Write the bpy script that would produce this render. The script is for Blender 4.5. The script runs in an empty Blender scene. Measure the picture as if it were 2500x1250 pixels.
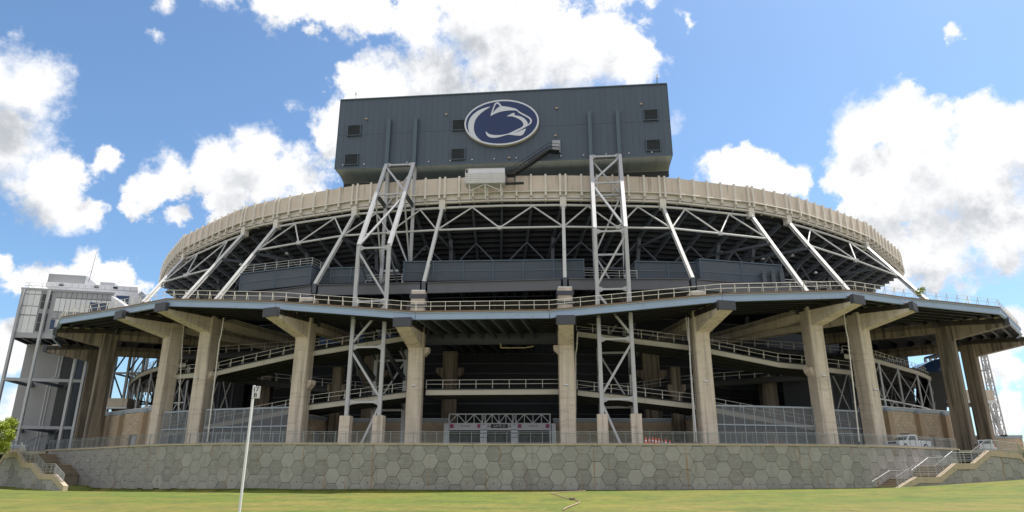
import bpy, bmesh, math, random
from mathutils import Vector, Matrix
from mathutils.geometry import tessellate_polygon
random.seed(7)
R = math.radians
SC = bpy.context.scene
COL = SC.collection

# ------------------------------------------------------------------ camera (eye at the origin, z measured from eye height)
FPX, PITCH = 1667.0, R(18)
cam_d = bpy.data.cameras.new('camera'); cam = bpy.data.objects.new('camera', cam_d); COL.objects.link(cam)
cam.location = (0, 0, 0); cam.rotation_euler = (R(90) + PITCH, 0, 0)
cam_d.sensor_width = 36; cam_d.lens = 36 * FPX / 2500; cam_d.clip_end = 5000; cam_d.clip_start = .5
SC.camera = cam
_c, _s = math.cos(PITCH), math.sin(PITCH)
def ray(px, py):
    u = (px - 1250) / FPX; v = (625 - py) / FPX
    return Vector((u, _c - v * _s, _s + v * _c))
def P(px, py, Y):
    r = ray(px, py); return r * (Y / r.y)
def PZ(px, py, z):
    r = ray(px, py); return r * (z / r.z)
def PPL(px, py, o, n):                       # meets a plane (point o, normal n)
    r = ray(px, py); return r * (o.dot(n) / r.dot(n))

# ------------------------------------------------------------------ light
SUN = Vector((.41, .175, .90)).normalized()
sl = bpy.data.lights.new('sun', 'SUN'); so = bpy.data.objects.new('sun', sl); COL.objects.link(so)
sl.energy = 3.7; sl.angle = R(.53); sl.color = (1, .955, .88)
so.rotation_euler = SUN.to_track_quat('Z', 'Y').to_euler()
SC.view_settings.view_transform = 'Standard'; SC.view_settings.look = 'None'
SC.view_settings.gamma = 1; SC.view_settings.use_curve_mapping = False
SC.view_settings.exposure = EXPOSURE = 0.68

# ------------------------------------------------------------------ sky with clouds (directions only)
w = bpy.data.worlds.new('World'); w.cycles.sampling_method = 'MANUAL'; w.cycles.sample_map_resolution = 512; SC.world = w; w.use_nodes = True
NT = w.node_tree; NT.nodes.clear()
def N(nt, t, **k):
    n = nt.nodes.new(t)
    for a, b in k.items():
        if a.startswith('_'): n.inputs[int(a[1:])].default_value = b
        else: setattr(n, a, b)
    return n
def L(nt, a, b): nt.links.new(a, b)
def mth(nt, op, a, b=None, c=None, clamp=False):
    n = nt.nodes.new('ShaderNodeMath'); n.operation = op; n.use_clamp = clamp
    for i, v in enumerate((a, b, c)):
        if v is None: continue
        if isinstance(v, (int, float)): n.inputs[i].default_value = v
        else: nt.links.new(v, n.inputs[i])
    return n.outputs[0]
def mixc(nt, f, a, b):
    n = nt.nodes.new('ShaderNodeMix'); n.data_type = 'RGBA'
    for s, v in ((0, f), (6, a), (7, b)):
        if hasattr(v, 'is_linked'): nt.links.new(v, n.inputs[s])
        else: n.inputs[s].default_value = v if s == 0 else (*v[:3], 1)
    return n.outputs[2]
sky = N(NT, 'ShaderNodeTexSky', sky_type='NISHITA', sun_disc=False)
sky.sun_elevation = math.asin(SUN.z); sky.sun_rotation = math.atan2(SUN.x, SUN.y)
sky.altitude = 350; sky.air_density = 1.0; sky.dust_density = 1.6; sky.ozone_density = 2.2
SKYSTR = .14
tc = N(NT, 'ShaderNodeTexCoord')
vn = N(NT, 'ShaderNodeVectorMath', operation='NORMALIZE'); L(NT, tc.outputs['Generated'], vn.inputs[0])
D = vn.outputs[0]
CLOUDS = [(50,215,125),(20,330,140),(90,420,125),(150,500,80),(215,505,66),(0,200,110),
 (560,-40,70),(700,-15,90),(800,20,90),(900,20,85),(1010,40,110),(1150,70,140),(1290,110,160),(1390,140,140),(1490,140,105),(1545,130,60),(950,200,95),(890,220,75),(1060,190,125),(1250,150,150),(1400,150,135),(1200,60,110),
 (640,355,68),(640,420,105),(520,400,85),(430,410,72),(370,430,55),(320,440,38),(720,420,100),(560,470,75),(800,330,58),(850,300,60),(560,520,50),(330,490,32),
 (240,380,42),(440,520,38),(380,530,18),(715,262,24),(780,235,20),
 (215,680,66),(120,690,60),(300,700,66),(20,665,42),(50,700,40),(20,830,75),(20,900,60),(60,1000,80),(0,1050,80),
 (2110,330,85),(2200,300,90),(2270,330,95),(2400,320,85),(2480,330,100),(2080,400,85),(2330,420,150),(2420,560,120),(2150,460,110),(2260,450,150),(2400,480,160),(2480,560,150),(2300,600,120),(2200,620,90),(2440,630,70),(2150,560,70),
 (1800,425,68),(1735,425,42),(1870,430,62),(1940,425,46),(1640,290,28),
 (2480,800,62),(2440,870,60),(2500,900,50),(2470,1000,70),(2440,1040,30),
 (1680,35,26),(2350,78,22),(380,95,20),(1480,-20,60),(1570,-30,40),(30,75,22),(400,15,36)]
# cloud thickness as a function of direction (node group, evaluated twice: here and a little nearer the sun for shading)
GR = bpy.data.node_groups.new('cloud_thickness', 'ShaderNodeTree')
GR.interface.new_socket('dir', in_out='INPUT', socket_type='NodeSocketVector'); GR.interface.new_socket('thickness', in_out='OUTPUT', socket_type='NodeSocketFloat')
gi, go_ = GR.nodes.new('NodeGroupInput'), GR.nodes.new('NodeGroupOutput'); GD = gi.outputs[0]
nw = N(GR, 'ShaderNodeTexNoise'); nw.inputs['Scale'].default_value = 7; nw.inputs['Detail'].default_value = 5; nw.inputs['Roughness'].default_value = .6; L(GR, GD, nw.inputs['Vector'])
sub = N(GR, 'ShaderNodeVectorMath', operation='SUBTRACT'); sub.inputs[1].default_value = (.5, .5, .5); L(GR, nw.outputs['Color'], sub.inputs[0])
sc_ = N(GR, 'ShaderNodeVectorMath', operation='SCALE'); sc_.inputs['Scale'].default_value = .085; L(GR, sub.outputs[0], sc_.inputs[0])
wd = N(GR, 'ShaderNodeVectorMath', operation='ADD'); L(GR, GD, wd.inputs[0]); L(GR, sc_.outputs[0], wd.inputs[1])
acc = None
for (x, y, r) in CLOUDS:
    c = ray(x, y).normalized(); e = ray(x + 6, y + 6).normalized()
    k = (c - e).length / 8.485 * r * 1.12
    d = N(GR, 'ShaderNodeVectorMath', operation='DISTANCE'); L(GR, wd.outputs[0], d.inputs[0]); d.inputs[1].default_value = c
    v = mth(GR, 'MULTIPLY_ADD', d.outputs['Value'], -min(1.0, r / 55) / k, min(1.0, r / 55))
    acc = v if acc is None else mth(GR, 'SMOOTH_MAX', acc, v, .1)
ng = N(GR, 'ShaderNodeTexNoise'); ng.inputs['Scale'].default_value = 2.6; ng.inputs['Detail'].default_value = 5; L(GR, GD, ng.inputs['Vector'])
dv = N(GR, 'ShaderNodeVectorMath', operation='DISTANCE'); L(GR, GD, dv.inputs[0]); dv.inputs[1].default_value = ray(1250, 500).normalized()
away = N(GR, 'ShaderNodeMapRange'); away.inputs[1].default_value = .78; away.inputs[2].default_value = .95; L(GR, dv.outputs['Value'], away.inputs[0])
gen = mth(GR, 'MULTIPLY', mth(GR, 'MULTIPLY_ADD', ng.outputs[0], 4.0, -1.45), away.outputs[0])  # unseen cloud cover outside the view, thickened to add front fill light
acc = mth(GR, 'MAXIMUM', acc, mth(GR, 'SUBTRACT', gen, mth(GR, 'SUBTRACT', 1.0, away.outputs[0])))
vo = N(GR, 'ShaderNodeTexVoronoi', feature='F1', normalize=True); vo.inputs['Scale'].default_value = 13; vo.inputs['Detail'].default_value = 3; vo.inputs['Roughness'].default_value = .58; L(GR, wd.outputs[0], vo.inputs['Vector'])
nf = N(GR, 'ShaderNodeTexNoise'); nf.inputs['Scale'].default_value = 30; nf.inputs['Detail'].default_value = 5; nf.inputs['Roughness'].default_value = .7; L(GR, GD, nf.inputs['Vector'])
t1 = mth(GR, 'MULTIPLY_ADD', vo.outputs['Distance'], -1.35, .40); t2 = mth(GR, 'MULTIPLY_ADD', nf.outputs[0], 1.25, -.625)
L(GR, mth(GR, 'ADD', acc, mth(GR, 'ADD', t1, t2)), go_.inputs[0])
def thick(v):
    g = NT.nodes.new('ShaderNodeGroup'); g.node_tree = GR; L(NT, v, g.inputs[0]); return g.outputs[0]
dens = thick(D)
offv = N(NT, 'ShaderNodeVectorMath', operation='ADD'); offv.inputs[1].default_value = (.018, 0, .055); L(NT, D, offv.inputs[0])
dens2 = thick(offv.outputs[0])
nl = N(NT, 'ShaderNodeTexNoise'); nl.inputs['Scale'].default_value = 5; nl.inputs['Detail'].default_value = 3; L(NT, D, nl.inputs['Vector'])
soft = mth(NT, 'MAXIMUM', mth(NT, 'MULTIPLY_ADD', nl.outputs[0], 2.2, -.7), .26)
al = N(NT, 'ShaderNodeMapRange', interpolation_type='SMOOTHSTEP'); al.inputs[1].default_value = -.03; L(NT, soft, al.inputs[2]); L(NT, dens, al.inputs[0])
g2 = N(NT, 'ShaderNodeMapRange', interpolation_type='SMOOTHSTEP'); g2.inputs[1].default_value = .10; g2.inputs[2].default_value = .95; L(NT, dens2, g2.inputs[0])
nb = N(NT, 'ShaderNodeTexNoise'); nb.inputs['Scale'].default_value = 3.6; nb.inputs['Detail'].default_value = 5; L(NT, D, nb.inputs['Vector'])
grey = mth(NT, 'MULTIPLY', g2.outputs[0], mth(NT, 'MULTIPLY_ADD', nb.outputs[0], 3.2, -.70, clamp=True), clamp=True)
white = 1.06 / (2 ** EXPOSURE) / SKYSTR
cc = mixc(NT, grey, (white * 1.02, white * 1.02, white * 1.03), (white * .52, white * .55, white * .59))
tint = N(NT, 'ShaderNodeMix', data_type='RGBA', blend_type='MULTIPLY'); tint.inputs[0].default_value = 1; tint.inputs[7].default_value = (.665, .80, .865, 1); L(NT, sky.outputs[0], tint.inputs[6])
fin = mixc(NT, al.outputs[0], tint.outputs[2], cc)
bg = N(NT, 'ShaderNodeBackground'); bg.inputs[1].default_value = SKYSTR
L(NT, fin, bg.inputs[0]); wo = N(NT, 'ShaderNodeOutputWorld'); L(NT, bg.outputs[0], wo.inputs[0])

# ------------------------------------------------------------------ materials
def mat(name, col, rough=.7, metal=0., var=.15, vscale=.7, stain=None, stain_amt=.5, stain_scale=(1.3, 1.3, .12), rnd=.0, bump=.0, bscale=12, fine=0.0, wave=None):
    m = bpy.data.materials.new(name); m.use_nodes = True; nt = m.node_tree
    b = nt.nodes['Principled BSDF']; b.inputs['Roughness'].default_value = rough; b.inputs['Metallic'].default_value = metal
    g = N(nt, 'ShaderNodeNewGeometry'); pos = g.outputs['Position']
    n1 = N(nt, 'ShaderNodeTexNoise'); n1.inputs['Scale'].default_value = vscale; n1.inputs['Detail'].default_value = 6; L(nt, pos, n1.inputs['Vector'])
    k = mth(nt, 'MULTIPLY_ADD', n1.outputs[0], 2 * var, 1 - var)
    if fine:
        n4 = N(nt, 'ShaderNodeTexNoise'); n4.inputs['Scale'].default_value = 9; n4.inputs['Detail'].default_value = 6; L(nt, pos, n4.inputs['Vector'])
        k = mth(nt, 'MULTIPLY', k, mth(nt, 'MULTIPLY_ADD', n4.outputs[0], 2 * fine, 1 - fine))
    if rnd:
        oi = N(nt, 'ShaderNodeObjectInfo')
        k = mth(nt, 'MULTIPLY', k, mth(nt, 'MULTIPLY_ADD', oi.outputs['Random'], 2 * rnd, 1 - rnd))
    vm = N(nt, 'ShaderNodeVectorMath', operation='SCALE'); vm.inputs[0].default_value = col[:3]; L(nt, k, vm.inputs['Scale'])
    out = vm.outputs[0]
    for st in (stain if isinstance(stain, list) else ([stain] if stain else [])):
        scol, amt, scl, lo, hi = st
        mp = N(nt, 'ShaderNodeMapping'); mp.inputs['Scale'].default_value = scl; L(nt, pos, mp.inputs[0])
        ns = N(nt, 'ShaderNodeTexNoise'); ns.inputs['Scale'].default_value = 1; ns.inputs['Detail'].default_value = 5; ns.inputs['Roughness'].default_value = .6; L(nt, mp.outputs[0], ns.inputs['Vector'])
        mr = N(nt, 'ShaderNodeMapRange'); mr.inputs[1].default_value = lo; mr.inputs[2].default_value = hi; mr.inputs[4].default_value = amt; L(nt, ns.outputs[0], mr.inputs[0])
        out = mixc(nt, mr.outputs[0], out, scol)
    L(nt, out, b.inputs['Base Color'])
    h = None
    if bump:
        nb_ = N(nt, 'ShaderNodeTexNoise'); nb_.inputs['Scale'].default_value = bscale; nb_.inputs['Detail'].default_value = 5; L(nt, pos, nb_.inputs['Vector'])
        bp = N(nt, 'ShaderNodeBump'); bp.inputs['Strength'].default_value = 1; bp.inputs['Distance'].default_value = bump; L(nt, nb_.outputs[0], bp.inputs['Height']); L(nt, bp.outputs[0], b.inputs['Normal'])
    if wave:                                  # corrugation: (scale, depth)
        wv = N(nt, 'ShaderNodeTexWave', wave_type='BANDS', bands_direction='X'); wv.inputs['Scale'].default_value = wave[0]; L(nt, pos, wv.inputs['Vector'])
        bp = N(nt, 'ShaderNodeBump'); bp.inputs['Distance'].default_value = wave[1]; L(nt, wv.outputs['Fac'], bp.inputs['Height']); L(nt, bp.outputs[0], b.inputs['Normal'])
    return m
DK = (.05, .045, .035)
M = dict(
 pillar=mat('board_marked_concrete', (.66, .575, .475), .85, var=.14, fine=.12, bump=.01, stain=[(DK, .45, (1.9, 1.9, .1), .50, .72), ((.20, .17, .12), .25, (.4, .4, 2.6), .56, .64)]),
 pillar_dark=mat('shade_dark_stained_concrete', (.25, .205, .155), .9, var=.2, fine=.1, bump=.01, stain=[(DK, .8, (2.2, 2.2, .09), .44, .62)]),  # pillar concrete with canopy shade put into its base, plus real dark stains
 tendon_strip=mat('dark_tendon_band', (.10, .08, .06), .9, var=.3),
 slab=mat('brown_stained_slab', (.22, .16, .11), .9, var=.3, vscale=1.5, fine=.2),
 hexa=mat('hexagon_concrete', (.30, .288, .286), .85, var=.10, vscale=1.1, fine=.13, rnd=.2, bump=.012, stain=[((.42, .42, .41), .42, (1.1, 1.1, 4.5), .50, .68), ((.12, .11, .09), .35, (1.6, 1.6, .35), .54, .70), ((.30, .16, .06), .6, (2.8, 2.8, .10), .61, .68)]),
 coping=mat('coping_concrete', (.46, .38, .28), .85, var=.2, vscale=2, fine=.15, stain=[((.12, .09, .06), .7, (3, 3, 1), .6, .72)]),
 step=mat('step_concrete', (.23, .19, .15), .9, var=.25, vscale=2, fine=.15),
 joint=mat('dark_joint', (.05, .045, .035), .95),
 block=mat('split_face_block', (.50, .40, .29), .9, var=.12, vscale=2, fine=.25, rnd=.10, bump=.02, bscale=7),
 mortar=mat('mortar', (.36, .28, .2), .9),
 block_smooth=mat('smooth_block', (.40, .30, .20), .85, var=.1, vscale=2),
 white=mat('white_painted_steel', (.60, .60, .585), .45, var=.10, fine=.06, stain=[((.25, .20, .15), .5, (2, 2, .4), .62, .72)]),
 tower=mat('galvanised_tower_steel', (.47, .475, .49), .45, .15, var=.16, fine=.07, stain=[((.17, .13, .10), .6, (3, 3, .3), .66, .72)]),
 rail=mat('pale_rail_paint', (.74, .71, .65), .5, var=.1),
 picket=mat('grey_rail_paint', (.20, .235, .265), .5, var=.1),
 chrome=mat('brushed_rail_steel', (.42, .43, .44), .35, .6, var=.05),
 fascia_beam=mat('blue_grey_beam_paint', (.34, .44, .60), .5, var=.10, fine=.06, stain=[((.09, .08, .07), .5, (2.5, 2.5, .8), .66, .74)]),
 ramp_beam=mat('cream_edge_beam', (.50, .47, .40), .6, var=.1, stain=[((.2, .13, .08), .5, (2.0, 2.0, .5), .64, .72)]),
 dark=mat('dark_painted_steel', (.02, .021, .023), .6, var=.2),
 deck=mat('dark_deck_soffit', (.024, .028, .034), .8, var=.4, vscale=2),  # interior shade is partly put into this near-black base
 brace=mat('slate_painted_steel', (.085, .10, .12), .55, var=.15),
 girder=mat('charcoal_girder', (.115, .118, .13), .5, var=.15, fine=.1, stain=[((.35, .34, .33), .5, (2, 2, 4), .74, .76)]),
 clad=mat('slate_cladding', (.066, .090, .125), .5, var=.06, rnd=.035, fine=.03),
 clad_trim=mat('slate_trim', (.075, .11, .15), .45, var=.05),
 corr=mat('corrugated_slate', (.10, .125, .155), .5, var=.12, wave=(3.2, .05)),
 louver=mat('louver_metal', (.035, .037, .04), .6),
 soffit=mat('mill_finish_soffit', (.27, .32, .31), .38, .6, var=.2, vscale=.6),
 fascia=mat('cream_fascia_panel', (.64, .555, .47), .8, var=.10, fine=.08, rnd=.07, stain=[((.12, .10, .08), .6, (2.4, 2.4, .15), .56, .74)]),
 rim_rib=mat('pale_rim_rib', (.70, .66, .59), .6, var=.08),
 cap=mat('anchor_plate_steel', (.062, .064, .082), .5, var=.1),
 navy=mat('navy_sign_face', (.012, .030, .115), .45, var=.03),
 lwhite=mat('sign_white', (.62, .65, .72), .5, var=.03),
 lrim=mat('sign_edge_bounce_beige', (.60, .52, .40), .6),  # beige ground bounce on the sign edge is put into this colour
 portal=mat('pale_portal_paint', (.72, .75, .80), .45, var=.06),
 gatebar=mat('gate_dark_bars', (.02, .028, .05), .6),
 pink=mat('pink_sign', (.52, .10, .27), .5), signnavy=mat('gate_sign_navy', (.012, .022, .045), .5), letter=mat('letter_white', (.75, .75, .75), .5), black=mat('black_print', (.012, .012, .012), .5),
 signw=mat('white_sign_sheet', (.72, .72, .74), .4, var=.04),
 screen_frame=mat('screen_frame', (.32, .37, .42), .5, .1),
 panelw=mat('white_metal_panel', (.76, .77, .80), .4, var=.05, rnd=.05), panelg=mat('grey_metal_panel', (.38, .39, .42), .5, var=.1, rnd=.06),
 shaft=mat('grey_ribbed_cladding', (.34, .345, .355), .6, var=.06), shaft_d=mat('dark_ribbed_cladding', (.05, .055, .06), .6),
 glass=mat('blue_window_glass', (.02, .05, .13), .08, var=.05), glassd=mat('smoky_glass', (.03, .033, .037), .1),
 carw=mat('car_white_paint', (.72, .74, .78), .25), tyre=mat('tyre_rubber', (.02, .02, .02), .8), red=mat('red_lens', (.4, .02, .02), .3), orange=mat('cone_orange', (.80, .10, .02), .5),
 redp=mat('red_plastic', (.45, .04, .04), .5), bluep=mat('blue_plastic', (.03, .10, .35), .5),
 hose=mat('faded_hose', (.42, .29, .22), .6, var=.2, vscale=1), bark=mat('bark', (.09, .065, .045), .9),
 leaf=mat('yellow_green_leaf', (.30, .37, .035), .55, var=.35, vscale=1.6), pave=mat('plaza_concrete', (.38, .34, .28), .9, var=.1), yellow=mat('tan_pipe_paint', (.50, .40, .22), .5),  # leaf base is a plain yellow-green with random tone
)
def mesh_screen():
    m = bpy.data.materials.new('grey_wire_mesh'); m.use_nodes = True; nt = m.node_tree
    b = nt.nodes['Principled BSDF']; b.inputs['Base Color'].default_value = (.20, .21, .225, 1); b.inputs['Roughness'].default_value = .6
    b.inputs['Alpha'].default_value = .55; return m
M['mesh'] = mesh_screen()
def mesh_light():
    m = bpy.data.materials.new('fine_rail_mesh'); m.use_nodes = True; nt = m.node_tree
    b = nt.nodes['Principled BSDF']; b.inputs['Base Color'].default_value = (.35, .33, .29, 1)
    b.inputs['Alpha'].default_value = .06; return m
M['fmesh'] = mesh_light()

# ------------------------------------------------------------------ mesh helpers
Z = Vector((0, 0, 1))
class MB:
    def __init__(s): s.v = []; s.f = []
    def add(s, vs, fs):
        o = len(s.v); s.v += [Vector(a) for a in vs]; s.f += [tuple(o + i for i in f) for f in fs]; return s
    def frame(s, o, x, y, z, sx, sy, sz):      # box centred at o with axes
        x, y, z = x * sx / 2, y * sy / 2, z * sz / 2
        vs = [o + x * a + y * b + z * c for a in (-1, 1) for b in (-1, 1) for c in (-1, 1)]
        return s.add(vs, [(0, 1, 3, 2), (4, 6, 7, 5), (0, 4, 5, 1), (2, 3, 7, 6), (0, 2, 6, 4), (1, 5, 7, 3)])
    def box(s, c, sz, az=0):
        x = Vector((math.cos(az), math.sin(az), 0)); return s.frame(Vector(c), x, Z.cross(x), Z, *sz)
    def bar(s, p, q, w, h=None, up=Z):
        p, q = Vector(p), Vector(q); d = q - p; l = d.length
        if l < 1e-6: return s
        d /= l; h = h or w
        side = d.cross(up)
        if side.length < 1e-3: side = d.cross(Vector((0, 1, 0)))
        side.normalize(); u = side.cross(d)
        return s.frame((p + q) / 2, d, side, u, l, w, h)
    def ibeam(s, p, q, w, h, t=.05, up=Z):
        p, q = Vector(p), Vector(q); d = (q - p).normalized(); side = d.cross(up)
        if side.length < 1e-3: side = d.cross(Vector((0, 1, 0)))
        side.normalize(); u = side.cross(d)
        for k in (-1, 1): s.bar(p + u * k * (h - t) / 2, q + u * k * (h - t) / 2, w, t, up)
        return s.bar(p, q, t, h - 2 * t, up)
    def tube(s, p, q, r, n=8, r2=None):
        p, q = Vector(p), Vector(q); d = (q - p).normalized(); r2 = r if r2 is None else r2
        a = d.cross(Z) if abs(d.z) < .95 else d.cross(Vector((1, 0, 0))); a.normalize(); b = d.cross(a)
        vs = [];
        for i in range(n):
            t = 2 * math.pi * i / n; o = a * math.cos(t) + b * math.sin(t); vs += [p + o * r, q + o * r2]
        fs = [(2 * i, 2 * ((i + 1) % n), 2 * ((i + 1) % n) + 1, 2 * i + 1) for i in range(n)]
        fs += [tuple(2 * i for i in range(n))[::-1], tuple(2 * i + 1 for i in range(n))]
        return s.add(vs, fs)
    def prism(s, poly, d):                      # poly: 3D points, extruded by vector d
        n = len(poly); vs = [Vector(p) for p in poly] + [Vector(p) + d for p in poly]
        fs = [(i, (i + 1) % n, n + (i + 1) % n, n + i) for i in range(n)]
        tr = tessellate_polygon([[Vector(p) for p in poly]])
        fs += [tuple(t) for t in tr] + [tuple(n + i for i in t[::-1]) for t in tr]
        return s.add(vs, fs)
    def hull(s, A, B):                          # loft between two equal loops, closed
        n = len(A); s.add(list(A) + list(B), [(i, (i + 1) % n, n + (i + 1) % n, n + i) for i in range(n)] + [tuple(range(n))[::-1], tuple(range(n, 2 * n))]); return s
    def mesh(s, name, m, o=Vector((0, 0, 0))):
        me = bpy.data.meshes.new(name); me.from_pydata([v - o for v in s.v], [], s.f); me.materials.append(m)
        bm = bmesh.new(); bm.from_mesh(me); bmesh.ops.recalc_face_normals(bm, faces=bm.faces); bm.to_mesh(me); bm.free()
        return me
    def build(s, name, m, par=None, label=None, kind=None, **k):
        o = Vector((0, 0, 0))
        q = par
        while q is not None: o = o + q.location; q = q.parent
        ob = bpy.data.objects.new(name, s.mesh(name, M[m] if isinstance(m, str) else m, o)); COL.objects.link(ob)
        ob.parent = par
        if label: ob['label'] = label
        if kind: ob['kind'] = kind
        for a, b in k.items(): ob[a] = b
        return ob
def inst(me, name, par, mw):                    # instance of a shared mesh at world matrix mw; parents carry no rotation
    ob = bpy.data.objects.new(name, me); COL.objects.link(ob)
    o = Vector((0, 0, 0)); q = par
    while q is not None: o = o + q.location; q = q.parent
    mw = mw.copy(); mw.translation = mw.translation - o
    ob.parent = par; ob.matrix_local = mw; return ob
def T(name, label, cat, loc=(0, 0, 0), group=None):
    o = bpy.data.objects.new(name, None); COL.objects.link(o); o.location = loc; o.empty_display_size = .3
    o['label'] = label; o['category'] = cat
    if group: o['group'] = group
    return o
def axes(o, x, y, z=Z):
    x, y, z = Vector(x), Vector(y), Vector(z)
    return Matrix(((x.x, y.x, z.x, o[0]), (x.y, y.y, z.y, o[1]), (x.z, y.z, z.z, o[2]), (0, 0, 0, 1)))
class Path:
    def __init__(s, pts):
        s.p = [Vector(a) for a in pts]; s.s = [0]
        for a, b in zip(s.p, s.p[1:]): s.s.append(s.s[-1] + (b - a).length)
        s.L = s.s[-1]
    def at(s, t):
        t = max(0, min(s.L, t))
        for i in range(len(s.p) - 1):
            if t <= s.s[i + 1] or i == len(s.p) - 2:
                return s.p[i].lerp(s.p[i + 1], (t - s.s[i]) / max(1e-9, s.s[i + 1] - s.s[i]))
    def tan(s, t):
        a, b = s.at(t - .05), s.at(t + .05); return (b - a).normalized()
def smooth(pts, n=4):                           # Catmull-Rom
    pts = [Vector(p) for p in pts]; q = [pts[0] * 2 - pts[1]] + pts + [pts[-1] * 2 - pts[-2]]; out = []
    for i in range(1, len(q) - 2):
        a, b, c, d = q[i - 1:i + 3]
        for k in range(n):
            t = k / n; out.append(.5 * ((2 * b) + (c - a) * t + (2 * a - 5 * b + 4 * c - d) * t * t + (3 * b - a - 3 * c + d) * t ** 3))
    return out + [pts[-1]]
def text_mesh(s, size, depth=.01):
    cu = bpy.data.curves.new('t', 'FONT'); cu.body = s; cu.size = size; cu.extrude = depth; cu.align_x = 'CENTER'; cu.align_y = 'CENTER'
    ob = bpy.data.objects.new('t', cu); COL.objects.link(ob); dg = bpy.context.evaluated_depsgraph_get()
    me = bpy.data.meshes.new_from_object(ob.evaluated_get(dg)); bpy.data.objects.remove(ob); return me
def put_text(s, name, o, x, y, size, m, par, depth=.01, xs=1, bold=0):
    me = text_mesh(s, size, depth); me.materials.clear(); me.materials.append(M[m])
    x = Vector(x).normalized(); y = Vector(y).normalized()
    ob = inst(me, name, par, axes(o, x * xs, y, x.cross(y)))
    return ob
def railing(pts, label, par=None, h=1.07, spacing=1.85, m='rail', rails=(1.0, .52), kick=0, screen=False, pickets=False, r=.027, group=None, skip_first=False, posts_r=.03):
    pa = Path(pts)
    t = par or T('guardrail', label, 'railing', pa.p[0], group)
    n = max(1, round(pa.L / spacing))
    mbs = {}
    for f in rails:
        mb = MB()
        for a, b in zip(pa.p, pa.p[1:]): mb.tube(a + Z * h * f, b + Z * h * f, r, 6)
        mb.build('top_rail' if f == 1.0 else 'mid_rail', m, t)
    pm = MB().box((0, 0, h / 2), (posts_r * 1.7, posts_r * 1.7, h))
    if kick: pm.bar((0, kick, 0), (0, 0, h * .93), posts_r * 1.2)
    pme = pm.mesh('post', M[m])
    for i in range(n + 1):
        s_ = pa.L * i / n; q = pa.at(s_); d = pa.tan(s_); d.z = 0; d.normalize()
        inst(pme, 'post', t, axes(q, d, Z.cross(d)))
    if screen:
        mb = MB()
        for a, b in zip(pa.p, pa.p[1:]): mb.add([a + Z * .08, b + Z * .08, b + Z * h * .97, a + Z * h * .97], [(0, 1, 2, 3)])
        mb.build('wire_mesh', 'fmesh', t)
    if pickets:
        mb = MB(); k = int(pa.L / .115)
        for i in range(k):
            q = pa.at(pa.L * (i + .5) / k); d = pa.tan(pa.L * (i + .5) / k); d.z = 0; d.normalize()
            e = d * .009; g = Z.cross(d) * .009
            mb.add([q + e + Z * .1, q + g + Z * .1, q - e + Z * .1, q - g + Z * .1, q + e + Z * h * rails[1], q + g + Z * h * rails[1], q - e + Z * h * rails[1], q - g + Z * h * rails[1]], [(0, 1, 5, 4), (1, 2, 6, 5), (2, 3, 7, 6), (3, 0, 4, 7)])
        mb.build('pickets', m, t, kind='stuff')
    return t
# ================================================================== GROUND
def lerp(a, b, t): return a + (b - a) * t
GK = [P(*q) for q in [(-300,1176,97),(0,1178,89.5),(100,1183.5,84.5),(165,1187,81.5),(225,1188,84.3),(438,1189.5,78.5),(620,1191,75),(900,1194,72.3),(1250,1197,71),(1550,1197.5,70.5),(1850,1195,72),(2130,1192,75),(2190,1190.5,72.4),(2300,1184,74.8),(2400,1177,77.1),(2500,1170,79.3),(2700,1160,84)]]
def gz(x, y):
    K = GK
    if x <= K[0].x: zw, yw = K[0].z, K[0].y
    elif x >= K[-1].x: zw, yw = K[-1].z, K[-1].y
    else:
        for a, b in zip(K, K[1:]):
            if a.x <= x <= b.x:
                t = (x - a.x) / (b.x - a.x); zw, yw = lerp(a.z, b.z, t), lerp(a.y, b.y, t); break
    t = max(0, min(1, y / yw)); t = t * t * (3 - 2 * t) * .35 + t * .65
    if x < 12 and y > yw - 16:
        k_ = min(1, max(0, (12 - x) / 30)); dd = yw - y; zz = -.55 * k_ * max(0, min(1, dd / 1.8)); zz *= max(0, min(1, (16 - dd) / 12)) 
    else: zz = 0
    und = .05 * math.sin(x * .23 + y * .11) + .04 * math.sin(x * .07 - y * .19)
    return -1.7 + (zw + 1.7) * t + zz + und * (1 - t) * min(1, max(0, y / 20))
def axis(a, b, step, far):
    v = [a + step * i for i in range(int((b - a) / step) + 1)]
    g, k = [], step
    while v[-1] < far: k *= 1.6; v.append(v[-1] + k)
    k = step
    while v[0] > -far: k *= 1.6; v.insert(0, v[0] - k)
    return v
xs, ys = axis(-100, 100, 1.6, 2500), axis(-10, 100, 1.2, 2500)
vs = [(x, y, gz(x, y)) for y in ys for x in xs]; nx = len(xs)
fs = [(j * nx + i, j * nx + i + 1, (j + 1) * nx + i + 1, (j + 1) * nx + i) for j in range(len(ys) - 1) for i in range(nx - 1)]
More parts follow.
